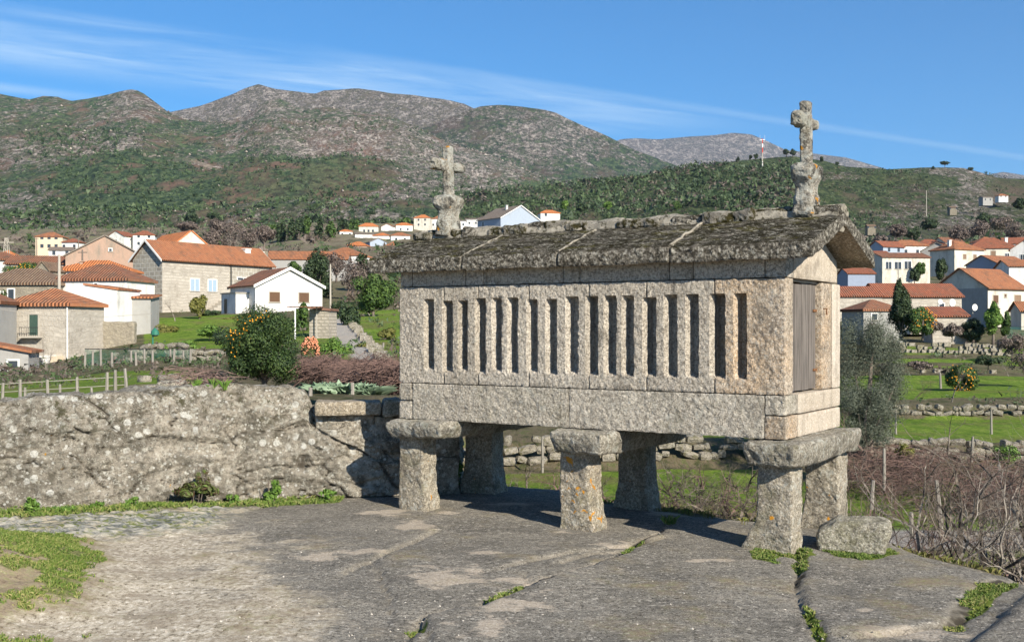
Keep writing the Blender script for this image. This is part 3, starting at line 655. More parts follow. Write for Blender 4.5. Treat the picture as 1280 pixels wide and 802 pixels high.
def outmat(g):
    o = g.raw
    c = g.mix(g.mp(g.noise(o, 0.9, 6, 0.6), 0.35, 0.65), (0.31, 0.275, 0.22), (0.47, 0.415, 0.335))
    c = g.mix(g.m('MULTIPLY', g.mp(g.noise(o, 2.2, 9, 0.8), 0.48, 0.58), 0.75), c, (0.15, 0.135, 0.105)); c = g.mix(g.m('MULTIPLY', g.mp(g.noise(o, 11, 6, 0.9), 0.46, 0.40), 0.8), c, (0.07, 0.06, 0.045))
    c = g.mix(g.m('MULTIPLY', g.mp(g.noise(o, 6.0, 9, 0.85), 0.51, 0.57), 0.75), c, (0.085, 0.075, 0.055)); c = g.mix(g.m('MULTIPLY', g.mp(g.noise(o, 15.0, 8, 0.85), 0.54, 0.59), 0.8), c, (0.62, 0.59, 0.50))
    c = g.mix(g.m('MULTIPLY', g.mp(g.voro(o, 6.5), 0.30, 0.24), g.mp(g.noise(o, 2.3, 4), 0.46, 0.58)), c, (0.62, 0.60, 0.54))
    c = g.mix(g.m('MULTIPLY', g.mp(g.voro(o, 15.0), 0.27, 0.2), g.mp(g.noise(o, 3.3, 4), 0.42, 0.56)), c, (0.58, 0.56, 0.50))
    c = g.mix(g.m('MULTIPLY', g.mp(g.noise(o, 8.5, 9, 0.8, 0.3), 0.53, 0.59), g.m('ADD', 0.25, g.m('MULTIPLY', g.mp(g.attr('hi'), 0.45, 0.66), 0.7))), c, (0.50, 0.49, 0.42))
    c = g.mix(g.m('MULTIPLY', g.mp(g.noise(o, 5.0, 9, 0.8, 0.3), 0.54, 0.60), g.mp(g.attr('hi'), 0.35, 0.6)), c, (0.085, 0.08, 0.045))
    c = g.mix(g.m('MULTIPLY', g.mp(g.noise(o, 48, 4, 0.8), 0.50, 0.34), 0.8), c, (0.12, 0.10, 0.08))
    c = g.mix(g.mp(g.noise(o, 3.7, 4, 0.6), 0.715, 0.735), c, (0.50, 0.27, 0.05))
    c = g.mix(g.m('MULTIPLY', g.attr('crack'), 0.8), c, (0.06, 0.048, 0.036))
    return c, g.m('ADD', g.noise(o, 22, 7, 0.8), g.m('MULTIPLY', g.noise(o, 5, 6, 0.7), 1.5)), 0.05
OUTM = material('outcrop_granite', outmat, 0.92, 0.1)
V, Fc, at = outcrop()
wall = obj('rock_outcrop', mesh('rock_outcrop', V, Fc, OUTM, True, attrs=at)); tag(wall, 'long cracked granite outcrop wall with pale lichen along the left of the rock', 'rock wall')
# worked stones set on and into its right end
def wpt(px, D, z0): return np.array([D * (px - 640) / F, D, z0])
COP = material('sawn_coping_granite', granite((0.46, 0.38, 0.27), (0.40, 0.33, 0.24), 0.3, 0.3, 0.2, 0.1))
def wstone(name, a, b, z0, z1, dep, m, sd_, back=0.0, **k):
    a, b = np.array(a), np.array(b); L = np.linalg.norm(b - a); ang = math.atan2(b[1] - a[1], b[0] - a[0])
    V, Fc = rough_box((L / 2, dep / 2, (z1 - z0) / 2), 0.03, k.get('rnd', 0.03), k.get('amp', 0.012), 9, sd_, lowamp=k.get('low', 0.012), lowfreq=4)
    c, s_ = math.cos(ang), math.sin(ang); V = V @ np.array([[c, s_, 0], [-s_, c, 0], [0, 0, 1]])
    mid = (a + b) / 2; nrm = np.array([-s_, c]); V = V + np.array([mid[0] + nrm[0] * dep / 2, mid[1] + nrm[1] * dep / 2, (z0 + z1) / 2])
    return obj(name, mesh(name, V, Fc, m), wall)
wstone('coping_stone', (-2.34, 12.97), (-1.56, 13.08), 0.965, 1.13, 0.5, COP, 201)
wstone('coping_stone', (-1.55, 13.08), (-1.12, 13.13), 0.94, 1.16, 0.45, GCAP, 202, rnd=0.05, amp=0.03)
wstone('coping_stone', (-1.10, 13.10), (-0.68, 13.2), 0.92, 1.12, 0.45, GCAP, 203, rnd=0.05, amp=0.03)
def wl_(x_): return (x_, 13.15 + (x_ + 2.05) * 0.09)
for k, (a, b, z0, z1) in enumerate([(-2.08, -1.36, -0.05, 0.475), (-1.355, -0.64, -0.05, 0.445), (-2.36, -1.66, 0.48, 0.965), (-1.655, -1.14, 0.45, 0.945), (-1.135, -0.64, 0.45, 0.925)]):
    wstone('wall_stone', wl_(a), wl_(b), z0, z1, 0.5, OUTM, 210 + k, rnd=0.022, amp=0.028, low=0.02)

# ================================================================== valley ground
GC = [-900, 0, 200, 300, 380, 450, 520, 590, 700, 900, 1050, 1150, 1280, 2200]
GR_ = [13.5, 18, 24, 33, 34.6, 44, 45.5, 62, 75, 100, 125, 160, 220, 300, 420, 600, 900]
Lf = [.95, .75, .45, .2, .15, -.02, -.05, -.4, -.75, .3, 2.8, 5, 10, 17, 28, 48, 85]
L2 = [.95, .85, .62, .42, .42, .5, .5, .6, 1.0, 3.0, 4.0, 6.3, 11, 17.5, 29, 50, 85]
L3 = [.95, .90, .60, .42, .42, .6, .65, 1.1, 1.9, 3.4, 4.4, 7, 12, 20, 34, 56, 88]
Rt = [-1.5, -1.8, -2.1, -2.2, -1.65, -1.6, -1.2, -1.1, -1.0, 0, 1.0, 2.9, 8, 15, 30, 50, 85]
Rm = [-1.6, -1.9, -2.1, -2.2, -1.55, -1.55, -1.2, -1.0, -.8, 0.2, 1.2, 3.4, 8.5, 16, 31, 54, 88]
TBL = np.array([Lf, Lf, L2, L2, L3, L3, L3, Rm, Rm, Rm, Rt, Rt, Rt, Rt])
def ground_z(px, D):
    px = np.atleast_1d(np.asarray(px, float)); D = np.atleast_1d(np.asarray(D, float))
    ci = np.clip(np.searchsorted(GC, px, 'right') - 1, 0, len(GC) - 2); c0 = np.array(GC)[ci]; c1 = np.array(GC)[ci + 1]
    tx = np.clip((px - c0) / (c1 - c0), 0, 1); tx = tx * tx * (3 - 2 * tx)
    lr = np.log(np.array(GR_)); ld = np.clip(np.log(D), lr[0], lr[-1] - 1e-6); ri = np.clip(np.searchsorted(lr, ld, 'right') - 1, 0, len(lr) - 2)
    ty = (ld - lr[ri]) / (lr[ri + 1] - lr[ri])
    z = (TBL[ci, ri] * (1 - tx) + TBL[ci + 1, ri] * tx) * (1 - ty) + (TBL[ci, ri + 1] * (1 - tx) + TBL[ci + 1, ri + 1] * tx) * ty
    x = D * (px - 640) / F; q = np.stack([x, D, 0 * x], 1)
    z = z + (0.0022 * D) * fbm(q * (1 / 9.0), 3, 41) * np.clip((D - 13) / 20, 0, 1) + 0.04 * fbm(q * 0.6, 2, 42)
    return z
def gp(px, D): return np.array([D * (px - 640) / F, D, float(ground_z(px, D)[0])])
pxs = np.concatenate([np.arange(-900, -40, 12), np.arange(-40, 1320, 3.2), np.arange(1320, 2200, 12)])
Ds = np.unique(np.concatenate([np.geomspace(13.5, 950, 300), [33, 33.5, 34, 34.6, 44, 44.5, 45, 45.5]]))
PP, DD = np.meshgrid(pxs, Ds, indexing='ij'); pxf, Df = PP.ravel(), DD.ravel(); zf = ground_z(pxf, Df)
yy = HY - F * (zf - CZ) / Df
q = np.stack([Df * (pxf - 640) / F, Df, 0 * Df], 1)
nz = fbm(q * 0.12, 4, 61); nz2 = fbm(q * 0.03, 3, 62)
lawn = np.zeros(len(pxf))
def lawnbox(p0, p1, d0, d1, k=1.0, soft=12):
    global lawn
    lawn = np.maximum(lawn, k * sstep(pxf, p0 - soft, p0 + soft) * (1 - sstep(pxf, p1 - soft, p1 + soft)) * sstep(Df * (1 + 0.10 * nz), d0 * 0.96, d0 * 1.04) * (1 - sstep(Df * (1 + 0.10 * nz), d1 * 0.96, d1 * 1.04)))
lawnbox(-900, 250, 16, 38, 0.9); lawnbox(180, 330, 70, 104); lawnbox(300, 620, 55, 90, 0.55); lawnbox(420, 520, 26, 120, 0.8); lawnbox(560, 1000, 20, 33, 1.0)
lawnbox(1000, 2200, 16, 31, 0.8); lawnbox(1050, 2200, 35, 44.5, 0.95); lawnbox(1080, 2200, 50, 71, 1.0); lawnbox(1090, 2200, 80, 88, 0.7); lawnbox(1100, 2200, 92, 112, 0.6); lawnbox(860, 1110, 36, 70, 0.6)
lawnbox(1180, 1290, 480, 640, 0.8); lawnbox(1090, 1120, 420, 520, 0.7); lawnbox(100, 200, 330, 430, 0.6)
road = (1 - sstep(np.abs(Df - 20.6 - 0.6 * nz), 1.0, 1.4)) * sstep(pxf, 1020, 1090)
road = np.maximum(road, (1 - sstep(np.abs(pxf - np.interp(Df, [30, 45, 60, 75, 95], [492, 470, 447, 430, 410])) / F * Df, 0.7, 1.1)) * (Df > 42) * (Df < 95))
def valmat(g):
    o = g.raw; far = g.m('DIVIDE', g.n('ShaderNodeSeparateXYZ', {0: o}).outputs[1], 100.0)
    n = g.noise(o, 0.22, 8, 0.7); n2 = g.noise(g.vscale(o, 1, 0.4, 1), 1.6, 8, 0.8); n3 = g.noise(g.vscale(o, 1, 0.5, 1), 6.0, 6, 0.8)
    scr = g.ramp(g.noise(g.vscale(o, 1, 0.4, 1), 0.9, 9, 0.82), [(0.36, (0.035, 0.045, 0.02)), (0.45, (0.085, 0.085, 0.04)), (0.52, (0.16, 0.125, 0.085)), (0.58, (0.10, 0.115, 0.04)), (0.68, (0.24, 0.20, 0.15))])
    scr2 = g.ramp(g.noise(g.vscale(o, 1, 0.3, 1), 0.06, 9, 0.85), [(0.38, (0.05, 0.065, 0.03)), (0.46, (0.12, 0.105, 0.065)), (0.53, (0.20, 0.16, 0.12)), (0.58, (0.11, 0.14, 0.045)), (0.66, (0.33, 0.28, 0.22))])
    scr = g.mix(g.mp(far, 1.2, 3.0), scr, scr2)
    gr = g.ramp(g.m('ADD', g.m('MULTIPLY', n2, 0.5), g.m('MULTIPLY', n3, 0.5)), [(0.36, (0.045, 0.085, 0.012)), (0.47, (0.10, 0.165, 0.022)), (0.55, (0.165, 0.235, 0.035)), (0.66, (0.25, 0.25, 0.08))])
    gr = g.mix(g.m('MULTIPLY', g.mp(n, 0.50, 0.62), 0.75), gr, (0.15, 0.13, 0.055))
    ln = g.m('ADD', g.attr('lawn'), g.m('MULTIPLY', g.m('SUBTRACT', g.noise(o, 0.8, 7, 0.75), 0.5), 0.9))
    c = g.mix(g.mp(ln, 0.42, 0.60), scr, gr)
    c = g.mix(g.attr('road'), c, g.mix(g.noise(o, 5, 6, 0.7), (0.30, 0.27, 0.23), (0.44, 0.40, 0.35)))
    return c, g.m('ADD', n2, g.m('MULTIPLY', n3, 0.5)), 0.12
o = obj('valley_ground', mesh('valley_ground', np.stack([q[:, 0], Df, zf], 1), grid_faces(len(pxs), len(Ds)), material('valley_turf', valmat, 0.95, 0.05), True, attrs=dict(lawn=lawn, road=road))); tag(o, kind='structure')
mb = MB(); mb.cur = 0
an = np.linspace(0, 2 * np.pi, 65)[:-1]; V = [(0, 0, -6)] + [(22000 * math.cos(a), 22000 * math.sin(a), -6) for a in an]
mb.add(V, [(0, i + 1, (i + 1) % 64 + 1) for i in range(64)])
tag(mb.obj('far_ground', material('far_turf', lambda g: g.mix(g.noise(g.raw, 0.01, 6), (0.05, 0.07, 0.03), (0.12, 0.10, 0.07)), 1, 0)), kind='structure')

# ================================================================== hills
HILLS = {}
RP = [(-40, 201), (20, 199.5), (60, 197.5), (110, 197), (150, 199), (178, 203), (205, 201), (232, 197), (262, 197), (290, 200), (330, 201), (360, 201), (395, 206), (430, 210), (470, 209), (505, 211)]
def hill(name, prof, D0, D1, basey, m, nu=500, nv=130, amp=10, fr=1 / 160.0, seed=0, px0=-260, px1=1560, power=1.0, ridgeamp=0.5, rough=0.35, attrs=None, back=0.5):
    px = np.linspace(px0, px1, nu); nb = int(nv * 0.16); v = np.concatenate([np.linspace(0, 1, nv), np.linspace(1, 1.22, nb + 1)[1:]])
    PX, VV = np.meshgrid(px, v, indexing='ij'); pxf = PX.ravel(); vf = VV.ravel()
    def raw(pxf, vf):
        rx, ry = zip(*prof); yr = np.interp(pxf, rx, ry); yb = np.interp(pxf, *zip(*basey))
        vc = np.clip(vf, 0, 1); D = D0 + (D1 - D0) * vf
        y = yb + (yr - yb) * (vc ** power)
        z = CZ + D * (HY - y) / F - np.clip(vf - 1, 0, 1) * (D1 - D0) * back
        x = D * (pxf - 640) / F; q = np.stack([x, D, 0 * x], 1)
        env = np.minimum(1, vc * 6) * (1 - (1 - ridgeamp) * sstep(vc, 0.8, 1.0))
        nn = fbm(q * fr, 5, seed, 0.55); rg = 1 - 2 * np.abs(fbm(q * fr * 0.55, 3, seed + 9))
        z = z + env * amp * (nn * 1.2 + (rg - 0.6) * 0.9) + env * amp * rough * 0.35 * fbm(q * fr * 9, 3, seed + 4)
        return x, D, z, y
    x, D, z, y = raw(pxf, vf)
    at = attrs(pxf, y, np.stack([x, D, z], 1)) if attrs else {}
    o = obj(name, mesh(name, np.stack([x, D, z], 1), grid_faces(nu, len(v)), m, True, attrs=at)); tag(o, kind='structure')
    def at_(px_, y_):
        yr = np.interp(px_, *zip(*prof)); yb = np.interp(px_, *zip(*basey)); t = np.clip((y_ - yb) / (yr - yb), 0, 1) ** (1 / power)
        X_, D_, Z_, _ = raw(np.atleast_1d(np.asarray(px_, float)), np.atleast_1d(t)); return np.stack([X_, D_, Z_], 1)
    HILLS[name] = at_; return o
def hillmat(sc_, greens, rocks, red, gmask=0.5, bump=5.0, rk=1.0):
    def f(g):
        o = g.vscale(g.raw, 1, 0.22, 1.4)
        gr = g.ramp(g.noise(o, 0.11 * sc_, 6, 0.8), [(0.42, greens[0]), (0.5, greens[1]), (0.58, greens[2])])
        gr = g.mix(g.m('MULTIPLY', g.mp(g.noise(o, 0.012 * sc_, 6, 0.7), 0.5, 0.64), 0.8), gr, red)
        gr = g.mix(g.m('MULTIPLY', g.attr('brown'), g.mp(g.noise(o, 0.03 * sc_, 6, 0.75), 0.38, 0.52)), gr, red)
        v = g.noise(o, 0.034 * sc_, 8, 0.9, 0.6); v2 = g.noise(o, 0.12 * sc_, 5, 0.9)
        rc = g.ramp(g.noise(o, 0.16 * sc_, 5, 0.8), [(0.42, rocks[0]), (0.5, rocks[1]), (0.58, rocks[2])])
        m1 = g.m('ADD', g.m('ADD', g.m('MULTIPLY', g.noise(o, 0.0075 * sc_, 7, 0.75), 0.95), g.m('MULTIPLY', g.noise(o, 0.06 * sc_, 7, 0.9), 1.25)), g.m('MULTIPLY', g.attr('rock'), 0.55))
        boul = g.m('MAXIMUM', g.mp(v, 0.48, 0.54), g.m('MULTIPLY', g.mp(v2, 0.52, 0.57), 0.9))
        rm = g.m('MULTIPLY', g.mp(m1, 1.31 - gmask * 0.1, 1.45 - gmask * 0.1), g.m('ADD', 0.12, g.m('MULTIPLY', boul, 0.95)), clamp=True)
        c = g.mix(g.m('MULTIPLY', rm, rk, clamp=True), gr, rc)
        c = g.mix(g.m('MULTIPLY', g.attr('road'), 1.0), c, (0.36, 0.29, 0.22))
        return c, g.m('ADD', g.m('ADD', g.m('MULTIPLY', g.noise(o, 0.09 * sc_, 8, 0.9), 2.2), g.m('MULTIPLY', rm, 0.8)), v), bump
    return f
GREENS = [(0.016, 0.034, 0.014), (0.052, 0.092, 0.036), (0.115, 0.155, 0.065)]
ROCKS = [(0.15, 0.125, 0.10), (0.34, 0.29, 0.245), (0.56, 0.49, 0.42)]
def blob(pxf, y, lst):
    r = np.zeros(len(pxf))
    for (cx, cy, rx, ry, k) in lst: r += k * np.exp(-(((pxf - cx) / rx) ** 2 + ((y - cy) / ry) ** 2))
    return r
hill('far_blue_hill', [(-260, 215), (700, 200), (777, 174), (795, 173), (824, 174.5), (860, 171), (893, 169), (916, 166), (939, 168), (958, 176), (981, 187), (1017, 192), (1057, 197), (1103, 210), (1150, 225), (1237, 218), (1254, 215), (1280, 219), (1560, 222)],
     7000, 9500, [(-260, 290), (1560, 290)], material('far_hill', hillmat(0.35, [(0.05, 0.06, 0.04), (0.10, 0.10, 0.07), (0.15, 0.14, 0.10)], ROCKS, (0.16, 0.12, 0.09), 0.6, 12)), 500, 60, 30, 1 / 900.0, 11, ridgeamp=0.15,
     attrs=lambda p, y, q: dict(rock=np.full(len(p), 0.9)))
hill('grey_summit', [(-260, 150), (150, 150), (223, 138), (251, 132), (287, 120), (305, 112), (323, 106), (334, 109), (345, 112), (395, 116), (405, 112), (420, 111), (447, 110), (470, 113), (490, 117), (554, 125), (580, 130), (640, 160), (800, 240), (1560, 300)],
     3400, 4600, [(-260, 250), (1560, 310)], material('grey_summit_rock', hillmat(0.6, [(0.06, 0.07, 0.03), (0.12, 0.115, 0.055), (0.20, 0.17, 0.09)], ROCKS, (0.20, 0.16, 0.10), 1.3, 9)), 560, 100, 22, 1 / 380.0, 5, ridgeamp=0.35, px0=-260, px1=1000,
     attrs=lambda p, y, q: dict(rock=0.8 + 0 * p))
hill('round_hill', [(-260, 240), (400, 240), (480, 185), (530, 158), (580, 139), (600, 133.5), (623, 132), (645, 133), (666, 135), (680, 136.5), (695, 140), (723, 153), (759, 169), (795, 187), (849, 208), (900, 235), (1560, 300)],
     2500, 3600, [(-260, 290), (1560, 320)], material('round_hill_scrub', hillmat(0.62, GREENS, ROCKS, (0.15, 0.10, 0.07), 0.75, 7)), 520, 120, 20, 1 / 260.0, 6, ridgeamp=0.35, px0=350, px1=1050,
     attrs=lambda p, y, q: dict(rock=0.30 + 0.5 * blob(p, y, [(690, 170, 60, 25, 1)]), brown=blob(p, y, [(560, 150, 60, 18, 0.8)])))
hill('left_hill', [(-260, 150), (-100, 118), (0, 122), (36, 126), (54, 120.5), (72, 120.5), (90, 126), (111, 124), (125, 121), (137, 119), (150, 115), (165, 112), (172, 113), (180, 117), (190, 124), (198, 129.5), (212, 139), (230, 147), (270, 150), (302, 144), (318, 133), (334, 124), (350, 123), (377, 136), (410, 135), (443, 136), (470, 139), (493, 144), (537, 165), (560, 177), (601, 190), (651, 208), (690, 226), (740, 245), (800, 262), (1560, 300)],
     800, 2300, [(-260, 292), (250, 294), (480, 282), (560, 284), (700, 276), (1560, 330)], material('left_hill_scrub', hillmat(1.15, GREENS, ROCKS, (0.22, 0.125, 0.09), 0.75, 3)), 900, 230, 26, 1 / 210.0, 2, ridgeamp=0.30, px0=-260, px1=860, power=1.0, rough=0.5,
     attrs=lambda p, y, q: dict(road=(1 - sstep(np.abs(y - np.interp(p, *zip(*RP))), 0.8, 1.7)) * (p < 470) * (0.6 + 0.4 * np.sin(p / 13.0)), rock=np.clip(0.22 - 0.75 * np.exp(-((y - 232) / 26) ** 2) * sstep(p, 40, 170) * (1 - sstep(p, 390, 500)) + blob(p, y, [(60, 195, 80, 30, .35), (165, 125, 50, 18, 0.35), (330, 130, 40, 14, .4), (400, 175, 90, 28, .5), (520, 185, 80, 26, .5), (580, 235, 60, 18, .5), (620, 215, 40, 12, .4), (450, 255, 70, 22, .5), (40, 255, 50, 22, .3), (130, 180, 40, 15, .35), (560, 265, 80, 8, -0.8), (30, 225, 70, 9, -.3)]), -0.6, 1.1),
                                    brown=blob(p, y, [(440, 165, 60, 14, 1.2), (60, 175, 50, 20, .6), (190, 180, 25, 14, .8), (460, 240, 60, 18, .8), (320, 225, 40, 10, .6), (330, 285, 120, 10, .9), (30, 285, 80, 10, .4)])))
EPROF = [(-260, 320), (480, 300), (560, 262), (600, 246), (650, 238), (705, 230), (759, 231), (813, 225), (860, 212), (893, 204), (926, 200), (962, 197), (991, 195), (1031, 201), (1057, 208), (1109, 211), (1155, 208.5), (1204, 210.5), (1231, 217.5), (1247, 223), (1280, 224), (1400, 235), (1560, 230)]
hill('wooded_hill', EPROF, 560, 1050, [(-260, 330), (480, 304), (600, 299), (800, 298), (1000, 299), (1280, 303), (1560, 303)], material('wooded_hill_scrub', hillmat(2.0, [(0.024, 0.040, 0.014), (0.060, 0.090, 0.030), (0.12, 0.145, 0.056)], ROCKS, (0.15, 0.11, 0.075), 0.5, 2.0)), 640, 130, 7, 1 / 75.0, 3, ridgeamp=0.12, px0=440, px1=1560,
     attrs=lambda p, y, q: dict(rock=np.clip(-0.05 + blob(p, y, [(1190, 214, 60, 7, .8), (1215, 232, 22, 14, .9), (1120, 262, 40, 16, .5), (1230, 262, 60, 20, .45), (760, 262, 80, 9, .5), (1060, 222, 30, 7, .5), (1180, 280, 70, 12, .4)]), -0.3, 1), brown=blob(p, y, [(1140, 250, 30, 16, .9), (1260, 240, 40, 12, 1.2), (1200, 285, 120, 16, .8), (700, 262, 60, 8, .5)])))
# ================================================================== vegetation builders
RS = np.random.RandomState(7)
def leafmat(name, c0, c1, c2, rough=0.6):
    def f(g):
        geo = g.n('ShaderNodeNewGeometry'); r = geo.outputs['Random Per Island']
        n = g.noise(g.raw, 1.7, 3, 0.6)
        t = g.m('ADD', g.m('MULTIPLY', r, 0.75), g.m('MULTIPLY', g.m('SUBTRACT', n, 0.38), 0.9))
        return g.ramp(t, [(0.05, c0), (0.5, c1), (0.95, c2)])
    return material(name, f, rough, 0.3)
LG = leafmat('citrus_leaves', (0.020, 0.042, 0.010), (0.045, 0.085, 0.018), (0.10, 0.16, 0.03))
LOR = leafmat('orange_tree_leaves', (0.012, 0.028, 0.008), (0.030, 0.058, 0.014), (0.085, 0.125, 0.03))
LDK = leafmat('dark_evergreen_leaves', (0.012, 0.026, 0.012), (0.028, 0.048, 0.018), (0.06, 0.085, 0.03))
LBR = leafmat('bright_leaves', (0.045, 0.09, 0.015), (0.09, 0.17, 0.025), (0.17, 0.25, 0.05))
LOL = leafmat('grey_olive_leaves', (0.05, 0.06, 0.042), (0.095, 0.11, 0.075), (0.17, 0.185, 0.135))
LTW = leafmat('bare_twig_haze', (0.07, 0.05, 0.04), (0.13, 0.10, 0.085), (0.21, 0.165, 0.135))
LYE = leafmat('yellow_olive_leaves', (0.07, 0.075, 0.018), (0.13, 0.13, 0.03), (0.21, 0.19, 0.05))
LRD = leafmat('reddish_leaves', (0.06, 0.03, 0.015), (0.07, 0.08, 0.025), (0.12, 0.18, 0.035))
FRO = material('orange_fruit', lambda g: g.mix(g.rnd, (0.75, 0.30, 0.02), (0.80, 0.38, 0.02)), 0.5, 0.4)
FRC = material('coral_flowers', lambda g: g.mix(g.noise(g.raw, 9, 2), (0.55, 0.20, 0.10), (0.70, 0.33, 0.20)), 0.7, 0.2)
BARK = material('brown_bark', lambda g: (g.mix(g.noise(g.vscale(g.o, 6, 6, 1.5), 3, 5), (0.09, 0.07, 0.055), (0.22, 0.18, 0.15)), g.noise(g.vscale(g.o, 6, 6, 1.5), 6, 5), 0.02))
BARKG = material('grey_lichen_bark', lambda g: g.mix(g.mp(g.noise(g.o, 7, 6, 0.75), 0.38, 0.62), (0.075, 0.058, 0.05), (0.30, 0.265, 0.22)))
BARKR = material('reddish_bark', lambda g: g.mix(g.mp(g.noise(g.o, 5, 6, 0.75), 0.38, 0.62), (0.065, 0.04, 0.035), (0.20, 0.135, 0.11)))
BARKP = material('dark_reddish_cane', lambda g: g.mix(g.mp(g.noise(g.o, 3, 6, 0.75), 0.38, 0.62), (0.05, 0.032, 0.027), (0.17, 0.105, 0.085)))
BARKD = material('dark_vine_bark', lambda g: g.mix(g.mp(g.noise(g.o, 6, 6, 0.75), 0.4, 0.6), (0.045, 0.036, 0.028), (0.17, 0.14, 0.11)))
def unit(n, rs):
    v = rs.normal(size=(n, 3)); return v / np.linalg.norm(v, axis=1)[:, None]
def leaves(P_, nrm, size, rs, aspect=0.5):
    n = len(P_); r = unit(n, rs); t = np.cross(nrm, r); t /= np.linalg.norm(t, axis=1)[:, None] + 1e-9; b = np.cross(nrm, t)
    s = (size * rs.uniform(0.6, 1.3, n))[:, None]
    V = np.stack([P_ - t * s, P_ + b * s * aspect + nrm * s * 0.15, P_ + t * s, P_ - b * s * aspect + nrm * s * 0.15], 1).reshape(-1, 3)
    return V, np.arange(4 * n).reshape(n, 4)
def crown(n, rx, ry, rz, size, seed, lobes=14, shape='round', lobe_r=0.42, aspect=0.5):
    rs = np.random.RandomState(seed); c = unit(lobes, rs) * rs.uniform(0.45, 0.78, lobes)[:, None]
    lr = lobe_r * rs.uniform(0.65, 1.15, lobes)
    k = rs.choice(lobes, n, p=lr ** 2 / (lr ** 2).sum()); d = unit(n, rs); rad = rs.uniform(0, 1, n) ** 0.22 * rs.uniform(0.82, 1.1, n)
    p = c[k] + d * (lr[k] * rad)[:, None]
    if shape == 'cone':
        zz = (p[:, 2] + 1) / 2; f = np.clip(1.15 - 0.85 * zz, 0.12, 1.2); p[:, 0] *= f; p[:, 1] *= f
    if shape == 'column':
        zz = (p[:, 2] + 1) / 2; f = np.clip(1.1 - 0.35 * zz, 0.3, 1.2); p[:, 0] *= f; p[:, 1] *= f
    p = p * np.array([rx, ry, rz]); nr = d + 0.5 * unit(n, rs); nr[:, 2] += 0.25; nr /= np.linalg.norm(nr, axis=1)[:, None]
    return leaves(p, nr, size, rs, aspect)
def branch_mesh(seed, stems=5, length=1.0, levels=5, r0=0.03, spread=0.6, kids=(2, 4), up=0.25, shrink=0.72, wig=0.28, sides=3, base=0.1):
    rs = np.random.RandomState(seed); segs = []
    def grow(p, d, L, r, lv):
        n = 3 if lv < 3 else 2; q = p
        for i in range(n):
            d2 = d + rs.normal(0, wig * 0.5, 3); d2[2] += up * 0.25; d2 /= np.linalg.norm(d2)
            e = q + d2 * L / n; ra = r * (1 - 0.28 * i / n); rb = r * (1 - 0.28 * (i + 1) / n); segs.append((q, e, ra, rb)); q = e; d = d2
            if lv < levels and i < n - 1 and rs.rand() < 0.6:
                s = d + rs.normal(0, spread, 3); s /= np.linalg.norm(s); grow(q, s, L * shrink * rs.uniform(0.6, 1.0), rb * 0.52, lv + 1)
        if lv < levels:
            for k in range(rs.randint(*kids)):
                s = d + rs.normal(0, spread, 3); s /= np.linalg.norm(s); grow(q, s, L * shrink * rs.uniform(0.7, 1.15), rb * 0.64, lv + 1)
    for k in range(stems):
        d = np.array([rs.normal(0, spread * 0.75), rs.normal(0, spread * 0.75), 1.0]); d /= np.linalg.norm(d)
        grow(np.array([rs.normal(0, base), rs.normal(0, base), -0.1]), d, length * rs.uniform(0.7, 1.1), r0 * rs.uniform(0.6, 1.1), 0)
    A = np.array([s[0] for s in segs]); B = np.array([s[1] for s in segs]); ra = np.array([s[2] for s in segs]); rb = np.array([s[3] for s in segs])
    T = B - A; T /= np.linalg.norm(T, axis=1)[:, None]; N = np.cross(T, np.array([0.3, 0.2, 0.9])); N /= np.linalg.norm(N, axis=1)[:, None]; Bn = np.cross(T, N)
    V = []; 
    for (C, r) in ((A, ra), (B, rb)):
        for j in range(sides):
            a = 2 * np.pi * j / sides; V.append(C + (math.cos(a) * N + math.sin(a) * Bn) * r[:, None])
    V = np.stack(V, 1).reshape(-1, 3); m = len(segs); b = np.arange(m)[:, None] * 2 * sides
    Fc = np.concatenate([b + np.array([[j, (j + 1) % sides, sides + (j + 1) % sides, sides + j]]) for j in range(sides)])
    return V, Fc
